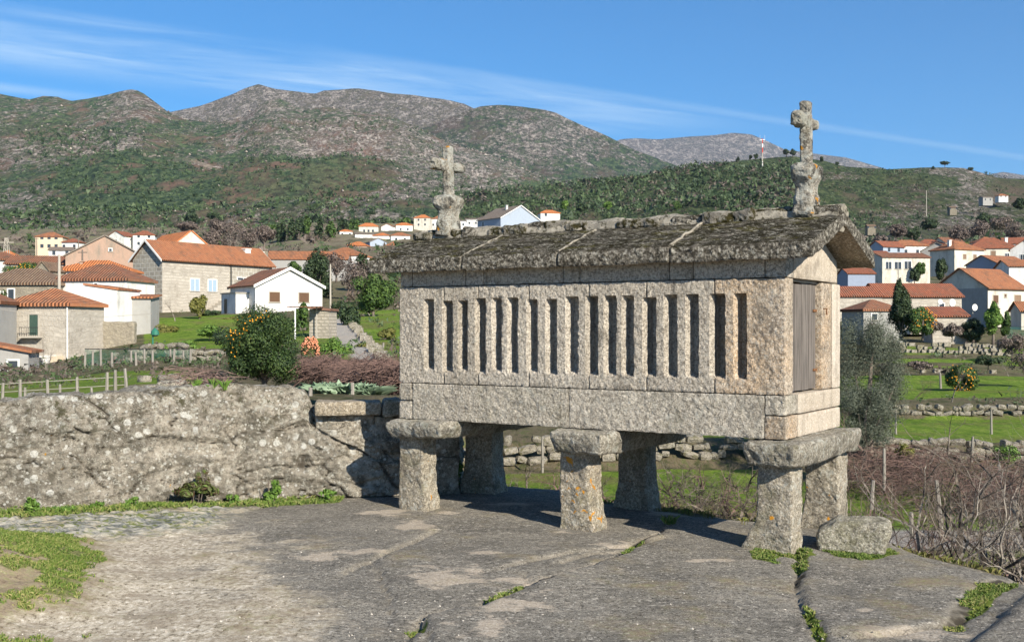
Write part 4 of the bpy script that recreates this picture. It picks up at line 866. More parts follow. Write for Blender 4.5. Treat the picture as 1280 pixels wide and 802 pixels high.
def leafy_tree(name, label, cat, px, yb, D, wpx, hpx, lm, n, lsize, seed, shape='round', trunk=0.25, group=None, fruit=None, nf=60, lobes=16, bm=BARK, gz_=None, fruitside=None, fr=0.045, lobe_r=0.42, aspect=0.5):
    x, y, z = P(px, yb, D)
    if gz_ is not None: z = gz_
    s = D / F; W = wpx * s / 2; H = hpx * s
    root = thing(name, (x, y, z), label, cat, group)
    h0 = H * trunk; rz = (H - h0) / 2
    V, Fc = crown(n, W, W * 0.9, rz * 1.05, lsize, seed, lobes, shape, lobe_r, aspect); V[:, 2] += h0 + rz
    obj('crown', mesh('crown', V, Fc, lm), root)
    rs = np.random.RandomState(seed + 1); mb = MB(); r0 = max(0.03, 0.035 * H)
    mb.tube([(0, 0, -0.4), (r0 * 0.4, 0, h0 * 0.5), (0, r0 * 0.3, h0 + rz * 0.3), (r0, 0, h0 + rz * 1.3)], [r0 * 1.2, r0 * 0.95, r0 * 0.75, r0 * 0.2], 7)
    for k in range(6):
        a = k * 1.1 + rs.rand(); zz = h0 * 0.7 + rz * 0.3 * rs.rand()
        mb.tube([(0, 0, zz), (W * 0.3 * math.cos(a), W * 0.3 * math.sin(a), zz + rz * 0.4), (W * 0.6 * math.cos(a), W * 0.6 * math.sin(a), zz + rz * 0.9)], [r0 * 0.5, r0 * 0.32, r0 * 0.1], 5, False)
    mb.obj('trunk', bm, root, True)
    if fruit is not None:
        d = unit(nf, rs); d[:, 1] = -np.abs(d[:, 1])
        if fruitside is not None: d = d[(d @ np.array(fruitside)) > 0.3]
        c = d * rs.uniform(0.74, 0.93, len(d))[:, None] * np.array([W, W * 0.9, rz]); c[:, 2] += h0 + rz
        mb = MB(); oc = np.array([(1, 0, 0), (-1, 0, 0), (0, 1, 0), (0, -1, 0), (0, 0, 1), (0, 0, -1)]) * fr
        for q in c: mb.add(oc + q, [(0, 2, 4), (2, 1, 4), (1, 3, 4), (3, 0, 4), (2, 0, 5), (1, 2, 5), (3, 1, 5), (0, 3, 5)])
        f = mb.obj('fruit', fruit, root, True); f['kind'] = 'stuff'
    return root
# ------------------------------------------------------------------ bare shrubs and vines
STN = [mesh('bare_branches', *branch_mesh(360 + k, stems=2, length=1.0, levels=5, r0=0.05, spread=0.5, kids=(2, 3), up=0.3, shrink=0.74, wig=0.45, base=0.02), BARKD if k != 1 else BARKG) for k in range(3)]
SH = [mesh('bare_shrub', *branch_mesh(300 + k, stems=4, length=0.66, levels=4, r0=0.020, spread=0.60, kids=(1, 4), up=0.25, wig=0.60), BARKG if k % 2 else BARKR) for k in range(4)]
SV = [mesh('bare_vine', *branch_mesh(320 + k, stems=2, length=0.55, levels=4, r0=0.040, spread=0.58, kids=(2, 4), up=0.22, wig=0.6, base=0.04), BARKR if k == 1 else BARKD) for k in range(3)]
ST = [mesh('bare_crown', *branch_mesh(340 + k, stems=1, length=1.0, levels=6, r0=0.06, spread=0.42, kids=(2, 4), up=0.35, shrink=0.70, wig=0.25, base=0.02), BARKG if k else BARKR) for k in range(3)]
def putbare(name, me, px, D, s, label, cat, group, z=None, sz=1.0, rs=random.Random(3)):
    p = gp(px, D) if z is None else np.array([D * (px - 640) / F, D, z])
    o = obj(name, me, None, p, rs.uniform(0, 6.28), (s, s, s * sz)); tag(o, label, cat, group); return o
r_ = random.Random(11)
LB1 = 'bare lichened branches tangling beyond the right edge of the rock'
for k, (px, D, s, z) in enumerate([(1075, 11.6, 0.8, -0.75), (1128, 11.2, 0.95, -0.8), (1150, 12.8, 1.3, -1.4), (1215, 11.8, 1.25, -1.0), (1262, 12.0, 1.35, -1.1), (1285, 11.0, 1.0, -0.8), (1180, 15.5, 1.3, None), (1240, 16.2, 1.25, None), (1330, 12.5, 1.3, None)]):
    putbare('bare_shrub', SH[k % 4], px, D, s, LB1, 'shrub', 'bare shrubs beyond the rock edge', z)
LB2 = 'small leafless vine standing in the green field under the granary'
for k, (px, D, s) in enumerate([(650, 24, 1.3), (832, 23.2, 1.3), (858, 24.2, 1.35), (878, 22.9, 1.3), (903, 24, 1.35), (925, 23.2, 1.3), (642, 25, 1.1), (664, 23, 1.15), (690, 24, 1.1), (824, 23.5, 1.1), (846, 22.8, 1.15), (868, 23.6, 1.1), (890, 22.6, 1.2), (912, 23.5, 1.1), (934, 22.5, 1.1), (835, 28, 1.2), (880, 28.5, 1.2), (925, 28, 1.2), (1010, 22, 1.1), (742, 25, 1.1), (765, 26, 1.1), (655, 28, 1.2), (700, 27, 1.2), (680, 21.5, 1.0), (856, 26, 1.2), (900, 25.5, 1.2)]):
    putbare('bare_vine', SV[k % 3], px, D, s, LB2, 'vine', 'vines in the field under the granary', None, 0.9)
LB3 = 'reddish brown leafless vine growing in the field right of the granary'
for k in range(16):
    px = 1050 + (k % 8) * 36 + r_.uniform(-12, 12); D = (19 if k < 8 else 23) + r_.uniform(-1, 1.5)
    putbare('field_vine', SV[(k * 2 + 1) % 3] if k % 2 else SH[k % 4], px, D, r_.uniform(0.7, 1.0), LB3, 'vine', 'vines in the field right of the granary')
# tangle of cut brambles along the terrace and the brown vine pergola at the left
def tangle(name, label, cat, boxes, n, seed, m, rad=0.008, L=0.9):
    rs = np.random.RandomState(seed); Vs = []; Fs = []; nn = 0
    for i in range(n):
        px0, px1, d0, d1, z0, z1 = boxes[i % len(boxes)]
        D = rs.uniform(d0, d1); px = rs.uniform(px0, px1); b = gp(px, D); b[2] += rs.uniform(z0, z1)
        d = np.array([rs.normal(), rs.normal(), rs.normal(0, 0.28)]); d /= np.linalg.norm(d); t = np.linspace(-0.5, 0.5, 5)
        pts = b + t[:, None] * d * L * rs.uniform(0.5, 1.4) + np.array([0, 0, 1]) * (0.18 * (0.25 - t ** 2) * rs.uniform(0, 4))[:, None] + rs.normal(0, 0.035, (5, 3))
        r = rad * rs.uniform(0.5, 1.4); A = np.array([[0, 0, 1], [0.87 * d[1], -0.87 * d[0], -0.5], [-0.87 * d[1], 0.87 * d[0], -0.5]]) * r
        V = (pts[:, None, :] + A[None]).reshape(-1, 3); Vs.append(V)
        j = np.arange(4)[:, None] * 3; Fs.append(np.concatenate([j + np.array([[a, (a + 1) % 3, 3 + (a + 1) % 3, 3 + a]]) for a in range(3)]) + nn); nn += len(V)
    o = obj(name, mesh(name, np.concatenate(Vs), np.concatenate(Fs), m)); tag(o, label, cat, kind='stuff'); return o
tangle('bramble_thicket', 'reddish brown tangle of bare brambles in the field right of the granary', 'brambles', [(1045, 1180, 26, 31, 0, 0.9), (1100, 1330, 24, 31, 0, 0.8), (1200, 1330, 23, 26, 0, 0.6)], 4200, 5, BARKP, 0.0052, 0.7)
tangle('vine_pergola', 'low brown mat of bare vines between the orange tree and the granary', 'vines', [(375, 505, 24, 30, 0.25, 0.55), (440, 520, 22, 27, 0.1, 0.5)], 5200, 6, BARKP, 0.0065, 1.0)
tangle('vine_trellis', 'rusty wires and bare vines behind the outcrop wall left of the orange tree', 'vines', [(225, 285, 20, 26, 0.0, 0.35)], 130, 8, BARKR, 0.007, 1.0)
# ------------------------------------------------------------------ trees nearer the rock
leafy_tree('orange_tree', 'big dense dark green orange tree with fruit, behind the outcrop wall', 'orange tree', 330, 492, 24, 104, 108, LOR, 38000, 0.026, 401, trunk=0.06, fruit=FRO, nf=220, lobes=44, lobe_r=0.36, fruitside=(-0.80, 0.1, 0.66), fr=0.022)
leafy_tree('olive_tree', 'wide grey green olive tree directly right of the granary', 'olive tree', 1084, 560, 30, 122, 182, LOL, 44000, 0.034, 402, trunk=0.0, lobes=80, lobe_r=0.24, aspect=0.22)
leafy_tree('citrus_tree', 'bright green round citrus tree left of the granary corner', 'citrus tree', 466, 398, 95, 62, 58, LG, 9000, 0.12, 403, trunk=0.15, lobes=22)
leafy_tree('orange_tree', 'small orange tree with golden fruit alone on the right lawn', 'orange tree', 1201, 494, 56, 42, 42, LG, 7000, 0.065, 404, trunk=0.04, fruit=FRO, nf=70, fr=0.042)
leafy_tree('cypress', 'dark conical evergreen in front of the long tiled building at right', 'evergreen tree', 1126, 420, 98, 40, 72, LDK, 11000, 0.11, 405, 'cone', 0.03, lobes=26)
leafy_tree('orange_tree', 'orange tree full of fruit beside the dark conical evergreen', 'orange tree', 1153, 420, 96, 38, 38, LG, 6000, 0.11, 406, trunk=0.05, fruit=FRO, nf=60, fr=0.065)
leafy_tree('laurel', 'upright bright green bush in front of the cream two storey house', 'bush', 1241, 428, 110, 26, 50, LBR, 6000, 0.12, 407, 'column', 0.22)
leafy_tree('laurel', 'shorter dark bush just left of the upright bright green one', 'bush', 1215, 430, 112, 34, 32, LDK, 5000, 0.12, 408, trunk=0.1)
leafy_tree('laurel', 'narrow green bush at the right corner of the cream two storey house', 'bush', 1257, 428, 112, 14, 40, LG, 1500, 0.18, 409, 'column', 0.2)
leafy_tree('broadleaf_tree', 'dark evergreen tree behind the white gabled house', 'tree', 396, 385, 150, 44, 70, LDK, 8000, 0.18, 410, trunk=0.1)
leafy_tree('broadleaf_tree', 'dark tree standing above the tiled roofs at far right', 'tree', 1178, 356, 175, 20, 34, LDK, 4000, 0.18, 411, trunk=0.1)
leafy_tree('orange_tree', 'orange tree above the roofs at the left edge of the village', 'orange tree', 30, 356, 125, 50, 28, LG, 5000, 0.14, 412, trunk=0.05, fruit=FRO, nf=90, fr=0.07)
leafy_tree('bush', 'green bush at the left edge beside the pale stone house', 'bush', 6, 440, 72, 26, 78, LG, 5000, 0.09, 413, trunk=0.03)
leafy_tree('bush', 'round bush with reddish tips in front of the big ashlar house', 'bush', 249, 400, 98, 24, 32, LYE, 3500, 0.11, 414, trunk=0.05)
leafy_tree('bush', 'dark ivy covered bush at the end of the rubble wall', 'bush', 178, 426, 84, 32, 46, LDK, 5000, 0.10, 415, trunk=0.02)
leafy_tree('bush', 'low green bush beside the grey block shed', 'bush', 420, 458, 52, 48, 42, LBR, 5500, 0.065, 416, trunk=0.03)
leafy_tree('flowering_shrub', 'coral flowering shrub right of the big orange tree', 'shrub', 388, 458, 48, 26, 40, LRD, 3500, 0.06, 417, trunk=0.03, fruit=FRC, nf=260, fr=0.045)
leafy_tree('bush', 'dark hedge bush beside the sloping garden path', 'bush', 437, 415, 80, 26, 42, LDK, 1800, 0.15, 418, trunk=0.03)
leafy_tree('bush', 'tall thin bush behind the block shed roof', 'bush', 377, 425, 74, 22, 50, LG, 1800, 0.14, 419, trunk=0.03)
for k, (px, yb, D, w_, h_, lm) in enumerate([(205, 420, 84, 40, 16, LYE), (228, 440, 66, 50, 14, LBR), (285, 432, 60, 60, 22, LDK), (262, 420, 76, 40, 14, LBR), (215, 455, 54, 46, 12, LDK), (300, 405, 98, 44, 10, LYE), (260, 396, 104, 30, 10, LDK), (455, 440, 60, 30, 12, LYE), (485, 425, 66, 30, 14, LYE), (410, 404, 90, 26, 14, LDK), (188, 452, 58, 30, 12, LYE), (1110, 470, 66, 34, 20, LTW), (1165, 418, 98, 30, 22, LTW), (1190, 422, 100, 28, 18, LTW), (1265, 445, 84, 40, 30, LTW), (1285, 470, 60, 50, 34, LTW), (1235, 456, 72, 40, 12, LDK), (1150, 462, 72, 40, 10, LTW), (1092, 440, 90, 30, 40, LTW), (1255, 580, 29, 40, 26, LBR), (1130, 575, 29, 30, 20, LYE)]):
    leafy_tree('garden_shrub', 'low scrubby garden bush on the terraces below the village', 'shrub', px, yb, D, w_, h_, lm, 1500, 0.0012 * D, 430 + k, trunk=0.0, group='garden shrubs on the terraces')
# leafless trees
def bare_tree(label, px, yb, D, hpx, k, group=None):
    x, y, z = P(px, yb, D); H = hpx * D / F; s = H / 3.1
    root = thing('bare_tree', (x, y, z), label, 'tree', group, rot=px)
    obj('branches', ST[k % 3], root, scale=s); return root
for k, (px, yb, D, h_, lb) in enumerate([(425, 382, 150, 80, 'large grey leafless tree behind the white gabled house'), (60, 478, 50, 62, 'gnarled leafless tree in front of the pale stone house at left'), (220, 405, 95, 52, 'thin leafless tree before the ashlar house'), (1080, 560, 26, 92, 'leafless sapling before the olive tree'),
     (285, 330, 260, 52, 'grey brown leafless tree behind the village roofs at left'), (1262, 475, 70, 40, 'leafless tree near the right edge of the terraces'), (1140, 500, 50, 50, 'leafless young tree beside the far right lawn'), (1115, 445, 86, 34, 'leafless tree left of the orange tree on the terrace'), (1190, 500, 36, 62, 'young leafless tree in front of the lone orange tree'), (300, 505, 17, 34, 'tiny leafless fruit tree behind the outcrop wall')]):
    bare_tree(lb, px, yb, D, h_, k)
for k, (px, D, z, h_, lb) in enumerate([(1098, 11.0, -0.55, 1.5, 'slim bare sapling just right of the loose stone block'), (1136, 10.9, -0.6, 2.2, 'dark stemmed bare sapling leaning beyond the rock edge'), (1160, 11.3, -0.7, 2.6, 'tallest bare sapling beyond the rock edge'), (1200, 11.0, -0.8, 2.0, 'spreading bare sapling near the mossy crack'), (1232, 11.8, -0.9, 2.7, 'bare sapling with upright shoots before the red roofed houses'), (1268, 11.2, -0.9, 2.3, 'bare sapling at the right edge of the picture'), (1300, 11.5, -0.9, 2.6, 'bare sapling cut by the right edge of the picture')]):
    root = thing('bare_sapling', (D * (px - 640) / F, D, z), lb, 'sapling', None, rot=px * 1.3); obj('branches', STN[k % 3], root, scale=h_ / 3.1)
# ------------------------------------------------------------------ small plants near the rock
def blade_mesh(n, rs, h, w_, spread, curl=0.5, tilt=0.5):
    a = rs.uniform(0, 6.28, n); r = np.sqrt(rs.uniform(0, 1, n)) * spread; p = np.stack([r * np.cos(a), r * np.sin(a), 0 * a], 1)
    az = rs.uniform(0, 6.28, n); d = np.stack([np.cos(az), np.sin(az), 0 * az], 1); sd = np.stack([-np.sin(az), np.cos(az), 0 * az], 1)
    hh = (h * rs.uniform(0.5, 1.2, n))[:, None]; t = (tilt * rs.uniform(0, 1, n))[:, None]; W = w_ * (hh / h)
    m = p + d * hh * 0.35 * t + np.array([0, 0, 1]) * hh * 0.6; e = p + d * hh * t * (0.8 + curl) + np.array([0, 0, 1]) * hh * (1 - 0.3 * t)
    V = np.stack([p - sd * W * 0.4, p + sd * W * 0.4, m + sd * W * 0.5, e, m - sd * W * 0.5], 1).reshape(-1, 3)
    return V, np.arange(5 * n).reshape(n, 5)
CAB = leafmat('cabbage_leaves', (0.10, 0.15, 0.09), (0.19, 0.27, 0.17), (0.33, 0.42, 0.29))
cabm = []
for k in range(3):
    V, Fc = blade_mesh(34, np.random.RandomState(500 + k), 0.30, 0.17, 0.06, 0.7, 1.3); cabm.append(mesh('cabbage', V, Fc, CAB))
for k in range(44):
    px = 388 + (k % 22) * 4.0 + r_.uniform(-2, 2); D = 20.3 + 1.2 * (k // 22) + r_.uniform(-.2, .3)
    o = obj('cabbage', cabm[k % 3], None, gp(px, D) + (0, 0, -0.03), r_.uniform(0, 6), r_.uniform(0.6, 0.95)); tag(o, 'pale blue green cabbage in the bed behind the coping stone', 'cabbage', 'cabbages behind the coping stone')
def weed(px, yb, w_, h_, lm, n, lab, seed, size=0.028, D=None):
    if D is None:
        wl = np.interp((px - 640) / F * 12.2, PATH[:, 0], PATH[:, 1]); D = wl - 0.16
    x = D * (px - 640) / F; z = 0.02; s = D / F
    V, Fc = crown(int(n * 0.6), w_ * s / 2, 0.11, h_ * s / 2, size * 1.15, seed, 12, 'round', 0.30, 0.45); V[:, 2] += h_ * s / 2
    rs = np.random.RandomState(seed); root = thing('weed', (x, D, z), lab, 'weed'); obj('foliage', mesh('foliage', V, Fc, lm), root)
    mb = MB()
    for k in range(5): mb.tube([(0.02 * k - 0.05, 0, -0.05), (w_ * s * rs.uniform(-.3, .3), rs.uniform(-.05, .05), h_ * s * 0.9)], [0.006, 0.003], 4, False)
    o = mb.obj('stems', BARK, root); o['kind'] = 'stuff'
weed(40, 640, 18, 28, LBR, 420, 'thin upright green weed at the foot of the outcrop near its left end', 601, D=11.6)
weed(246, 632, 70, 30, LRD, 1200, 'widest dark and reddish weed clump at the foot of the outcrop', 602, 0.03, D=12.25)
weed(252, 622, 26, 52, LRD, 360, 'tall reddish weed rising out of the widest clump', 603, 0.026, D=12.38)
weed(340, 626, 24, 30, LBR, 700, 'leafy bright green nettle clump at the foot of the outcrop', 604, 0.03, D=12.6)
weed(165, 636, 26, 16, LBR, 420, 'small green weed clump midway along the foot of the outcrop', 605, D=12.0)
weed(120, 640, 20, 12, LBR, 260, 'small green weed tuft left of the widest reddish clump', 606, D=11.95)
weed(80, 642, 44, 11, LBR, 420, 'low green weeds near the left end of the outcrop foot', 607, D=11.75)
weed(290, 630, 20, 10, LBR, 220, 'tiny weed tuft between the reddish clump and the nettle', 608, D=12.5)
weed(410, 622, 26, 12, LBR, 260, 'small weed tuft under the coping stone', 609, D=12.75)
leafy_tree('olive_bush', 'low grey green thicket round the foot of the olive tree', 'bush', 1080, 566, 29, 100, 92, LOL, 15000, 0.034, 421, trunk=0.0, lobes=60, lobe_r=0.26, aspect=0.22)
weed(570, 600, 18, 44, LBR, 380, 'ivy shoots on the shaded end of the outcrop behind the left posts', 610, 0.035, D=13.5)
for k, (px, D, z) in enumerate([(266, 12.9, 1.28), (281, 12.9, 1.28), (244, 13.0, 1.28)]):
    V, Fc = blade_mesh(14, np.random.RandomState(620 + k), 0.14, 0.02, 0.02, 0.5, 0.8)
    o = obj('spiky_plant', mesh('spiky_plant', V, Fc, LBR), None, (D * (px - 640) / F, D, z)); tag(o, 'spiky green plant growing on top of the outcrop wall', 'plant', 'spiky plants on the outcrop')
# grass
def grass(name, label, mask, n, h, w_, m, seed, thr=0.2, xr=None, yr=None):
    rs = np.random.RandomState(seed); cand = np.argwhere(mask > thr)
    cx_, cy_ = xs[cand[:, 0]], ys[cand[:, 1]]; q_ = np.stack([cx_, cy_, 0 * cx_], 1); ok = (np.abs(cx_ / cy_) < 0.56) & (rs.rand(len(cand)) < (0.08 + 1.1 * sstep(mask[cand[:, 0], cand[:, 1]] * (1 + 1.6 * fbm(q_ * 5, 3, 5)), 0.15, 1.15)))
    if xr: ok &= (cx_ > xr[0]) & (cx_ < xr[1])
    if yr: ok &= (cy_ > yr[0]) & (cy_ < yr[1])
    cand = cand[ok]; pick = cand[rs.randint(0, len(cand), n)]
    p = np.stack([xs[pick[:, 0]] + rs.uniform(-.02, .02, n), ys[pick[:, 1]] + rs.uniform(-.02, .02, n), z_grid[pick[:, 0], pick[:, 1]] - 0.004], 1)
    V, Fc = blade_mesh(n, rs, h, w_, 0.0, 0.4, 1.0); V = V.reshape(n, 5, 3) + p[:, None, :]
    o = obj(name, mesh(name, V.reshape(-1, 3), Fc, m)); tag(o, label, 'grass', kind='stuff')
GRS_ = leafmat('grass_blades', (0.06, 0.10, 0.02), (0.12, 0.18, 0.03), (0.30, 0.27, 0.11))
grass('verge_grass', 'bright short grass verge along the foot of the outcrop wall', a_grass, 26000, 0.055, 0.010, GRS_, 701, yr=(10.6, 14), xr=(-9, 0))
grass('mound_grass', 'short grass on the earth mound at the lower left corner', a_grass, 30000, 0.032, 0.006, GRS_, 702, yr=(5, 10.6), xr=(-9, 0))
grass('crack_moss', 'moss and grass tufts in the cracks of the bare rock', a_moss, 9000, 0.028, 0.009, GRS_, 703, thr=0.4)
grass('edge_grass', 'dry grass along the far edge of the bare rock', a_edge, 16000, 0.06, 0.008, leafmat('dry_grass_blades', (0.09, 0.10, 0.025), (0.20, 0.17, 0.06), (0.16, 0.22, 0.04)), 704, thr=0.5, yr=(8.8, 13.8), xr=(0.4, 6))
V, Fc = blade_mesh(60, np.random.RandomState(9), 0.10, 0.008, 0.06, 0.4, 0.8)
o = obj('grass_tuft', mesh('grass_tuft', V, Fc, GRS_), None, (*gw(838, 655), 0)); tag(o, 'small dry grass tuft on the rock between the middle and right posts', 'grass')
# pebbles and grit
rs = np.random.RandomState(31); n = 2600
px = rs.uniform(-40, 1300, n); py = 640 + 175 * rs.uniform(0, 1, n) ** 0.7; keep = (px < 560) | (rs.rand(n) < 0.4); px, py = px[keep], py[keep]; n = len(px)
D = F * CZ / (py - HY); X_ = D * (px - 640) / F
ok = D < np.interp(X_, EX, EY) - 0.3; X_, D = X_[ok], D[ok]; n = len(X_)
zz = z_grid[np.clip(np.searchsorted(xs, X_), 0, len(xs) - 1), np.clip(np.searchsorted(ys, D), 0, len(ys) - 1)]
sz = 0.003 + 0.010 * rs.rand(n) ** 4
oc = np.array([(1, 0, 0), (-.8, .2, 0), (0, 1, .1), (.1, -.9, 0), (0, 0, .8), (.1, 0, -.4)])
V = (oc[None] * rs.uniform(0.6, 1.3, (n, 6, 3)) * sz[:, None, None] + np.stack([X_, D, zz], 1)[:, None, :]).reshape(-1, 3)
fo = np.array([(0, 2, 4), (2, 1, 4), (1, 3, 4), (3, 0, 4), (2, 0, 5), (1, 2, 5), (3, 1, 5), (0, 3, 5)])
Fc = (np.arange(n)[:, None, None] * 6 + fo[None]).reshape(-1, 3)
o = obj('pebbles', mesh('pebbles', V, Fc, leafmat('pebble_grit', (0.14, 0.12, 0.10), (0.32, 0.28, 0.23), (0.55, 0.50, 0.43)))); tag(o, 'loose grit and pebbles on the rock and the dirt track', 'pebbles', kind='stuff')
# ------------------------------------------------------------------ far woods and scrub (masses)
def clouds(name, label, cat, C, Hh, Ww, m, k=26, seed=0, ts=0.30, pw=0.5):
    rs = np.random.RandomState(seed); N_ = len(C); d = unit(N_ * k, rs) * (rs.uniform(0.15, 1, N_ * k) ** pw)[:, None]
    Hr, Wr = np.repeat(Hh, k), np.repeat(Ww, k); p = np.repeat(C, k, axis=0) + d * np.stack([Wr / 2, Wr / 2, Hr / 2], 1); p[:, 2] += Hr * 0.42
    s = (ts * np.repeat(np.minimum(Hh, Ww), k) * rs.uniform(0.6, 1.3, N_ * k))[:, None, None]
    V = (p[:, None, :] + rs.normal(0, 0.6, (N_ * k, 3, 3)) * s).reshape(-1, 3)
    mi = np.repeat(rs.randint(0, len(m), N_), k) if isinstance(m, list) else None
    o = obj(name, mesh(name, V, np.arange(3 * N_ * k).reshape(-1, 3), m, False, mi)); tag(o, label, cat, kind='stuff'); return o
FT = [leafmat('wood_green', (0.020, 0.038, 0.014), (0.036, 0.060, 0.024), (0.058, 0.084, 0.034)), leafmat('wood_green_mid', (0.032, 0.056, 0.020), (0.054, 0.086, 0.032), (0.085, 0.115, 0.046)), leafmat('wood_brown', (0.06, 0.045, 0.035), (0.11, 0.085, 0.068), (0.16, 0.13, 0.105))]
rs = np.random.RandomState(77)
def scatter_px(n, regs):
    w_ = np.array([r[4] for r in regs], float); k = rs.choice(len(regs), n, p=w_ / w_.sum()); a = np.array([r[:4] for r in regs])[k]
    return rs.uniform(a[:, 0], a[:, 1]), rs.uniform(a[:, 2], a[:, 3])
A_ = HILLS['wooded_hill']
px, py = scatter_px(6500, [(720, 1010, 205, 268, 6), (560, 760, 232, 262, 1.6), (1010, 1160, 212, 288, 2.0), (1160, 1320, 215, 290, 0.5), (480, 620, 262, 296, 0.8), (600, 1000, 262, 296, 2.2)])
yr = np.interp(px, *zip(*EPROF)); py = np.maximum(py, yr + 0.5)
C = A_(px, py); n = len(C); hh = (2.2 + 6.0 * rs.rand(n) ** 2) * np.where(px < 1010, 1.1, 0.6)
clouds('far_woodland', 'dark green woodland covering the hill behind the granary', 'woodland', C, hh, hh * rs.uniform(0.7, 2.8, n), [FT[0], FT[0], FT[1], FT[1], FT[1], FT[2]], 16, 1, 0.24)
A_ = HILLS['left_hill']
px, py = scatter_px(5200, [(30, 150, 160, 196, 0.9), (-60, 560, 150, 290, 3.2), (-60, 470, 262, 292, 1.2), (540, 760, 214, 258, 1.2), (60, 470, 200, 262, 1.6)]); C = A_(px, py)
hh = rs.uniform(2.5, 6.5, len(C)); clouds('hillside_scrub', 'scattered dark scrub and small pines on the rocky left hill', 'scrub', C, hh, hh * 1.1, [FT[0], FT[1], FT[1]], 9, 2, 0.42)
px, py = scatter_px(2600, [(-60, 240, 128, 200, 1.4), (250, 720, 128, 290, 3), (0, 480, 268, 290, 1)]); C = A_(px, py)
s_ = (0.5 + 2.6 * rs.rand(len(C)) ** 4) * C[:, 1] / 1500
RB = material('hill_boulders', lambda g: g.ramp(g.n('ShaderNodeNewGeometry').outputs['Random Per Island'], [(0, (0.13, 0.105, 0.085)), (0.5, (0.27, 0.225, 0.185)), (1, (0.42, 0.365, 0.31))]), 1, 0.1)
n = len(C); V = (oc[None] * rs.uniform(0.5, 1.3, (n, 6, 3)) * s_[:, None, None] + (C + (0, 0, 0.5))[:, None, :]).reshape(-1, 3)
o = obj('hill_boulders', mesh('hill_boulders', V, (np.arange(n)[:, None, None] * 6 + fo[None]).reshape(-1, 3), RB)); tag(o, 'grey granite boulders strewn over the left hill', 'boulders', kind='stuff')
# ================================================================== village
def render_wall(c, dirt=0.25):
    return lambda g: (g.mix(g.m('MULTIPLY', g.mp(g.noise(g.vscale(g.o, 1, 1, 0.35), 0.7, 7, 0.75), 0.45, 0.68), dirt), g.mix(g.mp(g.noise(g.o, 2.5, 5, 0.7), 0.3, 0.7), tuple(0.9 * v for v in c), c), (0.22, 0.19, 0.15)), g.noise(g.o, 9, 4), 0.01)
def stone_wall(c1, c2, bw, bh, mortar, irregular=0.0):
    def f(g):
        sx = g.n('ShaderNodeSeparateXYZ', {0: g.raw}); u = g.m('ADD', sx.outputs[0], sx.outputs[1]); dz = g.m('MULTIPLY', g.noise(g.raw, 0.8, 3), irregular)
        v = g.n('ShaderNodeCombineXYZ', {0: g.m('ADD', u, dz), 1: g.m('ADD', sx.outputs[2], dz), 2: 0.0}).outputs[0]
        b = g.n('ShaderNodeTexBrick', {'Vector': v, 'Color1': c1, 'Color2': c2, 'Mortar': mortar, 'Scale': 1.0, 'Mortar Size': 0.035, 'Brick Width': bw, 'Row Height': bh, 'Bias': 0.0})
        c = g.mix(0.5, b.outputs[0], g.mix(g.mp(g.noise(g.raw, 1.4, 7, 0.75), 0.35, 0.65), c1, c2)); c = g.mix(g.m('MULTIPLY', g.mp(g.noise(g.raw, 0.7, 7, 0.75), 0.5, 0.66), 0.4), c, (0.16, 0.13, 0.10))
        c = g.mix(b.outputs[1], c, mortar)
        return c, g.m('SUBTRACT', g.noise(g.raw, 5, 5), g.m('MULTIPLY', b.outputs[1], 2.0)), 0.05
    return f
WL = dict(
    white=material('white_render', render_wall((0.74, 0.72, 0.68), 0.5)), cream=material('cream_render', render_wall((0.60, 0.56, 0.47), 0.6)),
    pale=material('pale_stone_render', stone_wall((0.47, 0.425, 0.36), (0.35, 0.315, 0.265), 0.7, 0.35, (0.42, 0.375, 0.31), 0.5)), grey=material('grey_render', render_wall((0.33, 0.32, 0.30), 0.4)),
    ashlar=material('grey_ashlar', stone_wall((0.38, 0.345, 0.28), (0.25, 0.225, 0.19), 0.80, 0.48, (0.56, 0.53, 0.46))), rubble=material('rubble_stone', stone_wall((0.32, 0.28, 0.21), (0.22, 0.19, 0.145), 0.45, 0.28, (0.27, 0.235, 0.18), 1.2)),
    pink=material('stained_pink_render', render_wall((0.40, 0.27, 0.20), 1.0)), blue=material('pale_blue_render', render_wall((0.26, 0.30, 0.38), 0.3)), slate=material('grey_blue_render', render_wall((0.33, 0.38, 0.45), 0.15)),
    yellow=material('sand_render', render_wall((0.62, 0.50, 0.36), 0.2)), block=material('concrete_block', stone_wall((0.42, 0.37, 0.30), (0.34, 0.30, 0.25), 0.45, 0.2, (0.28, 0.25, 0.2))))
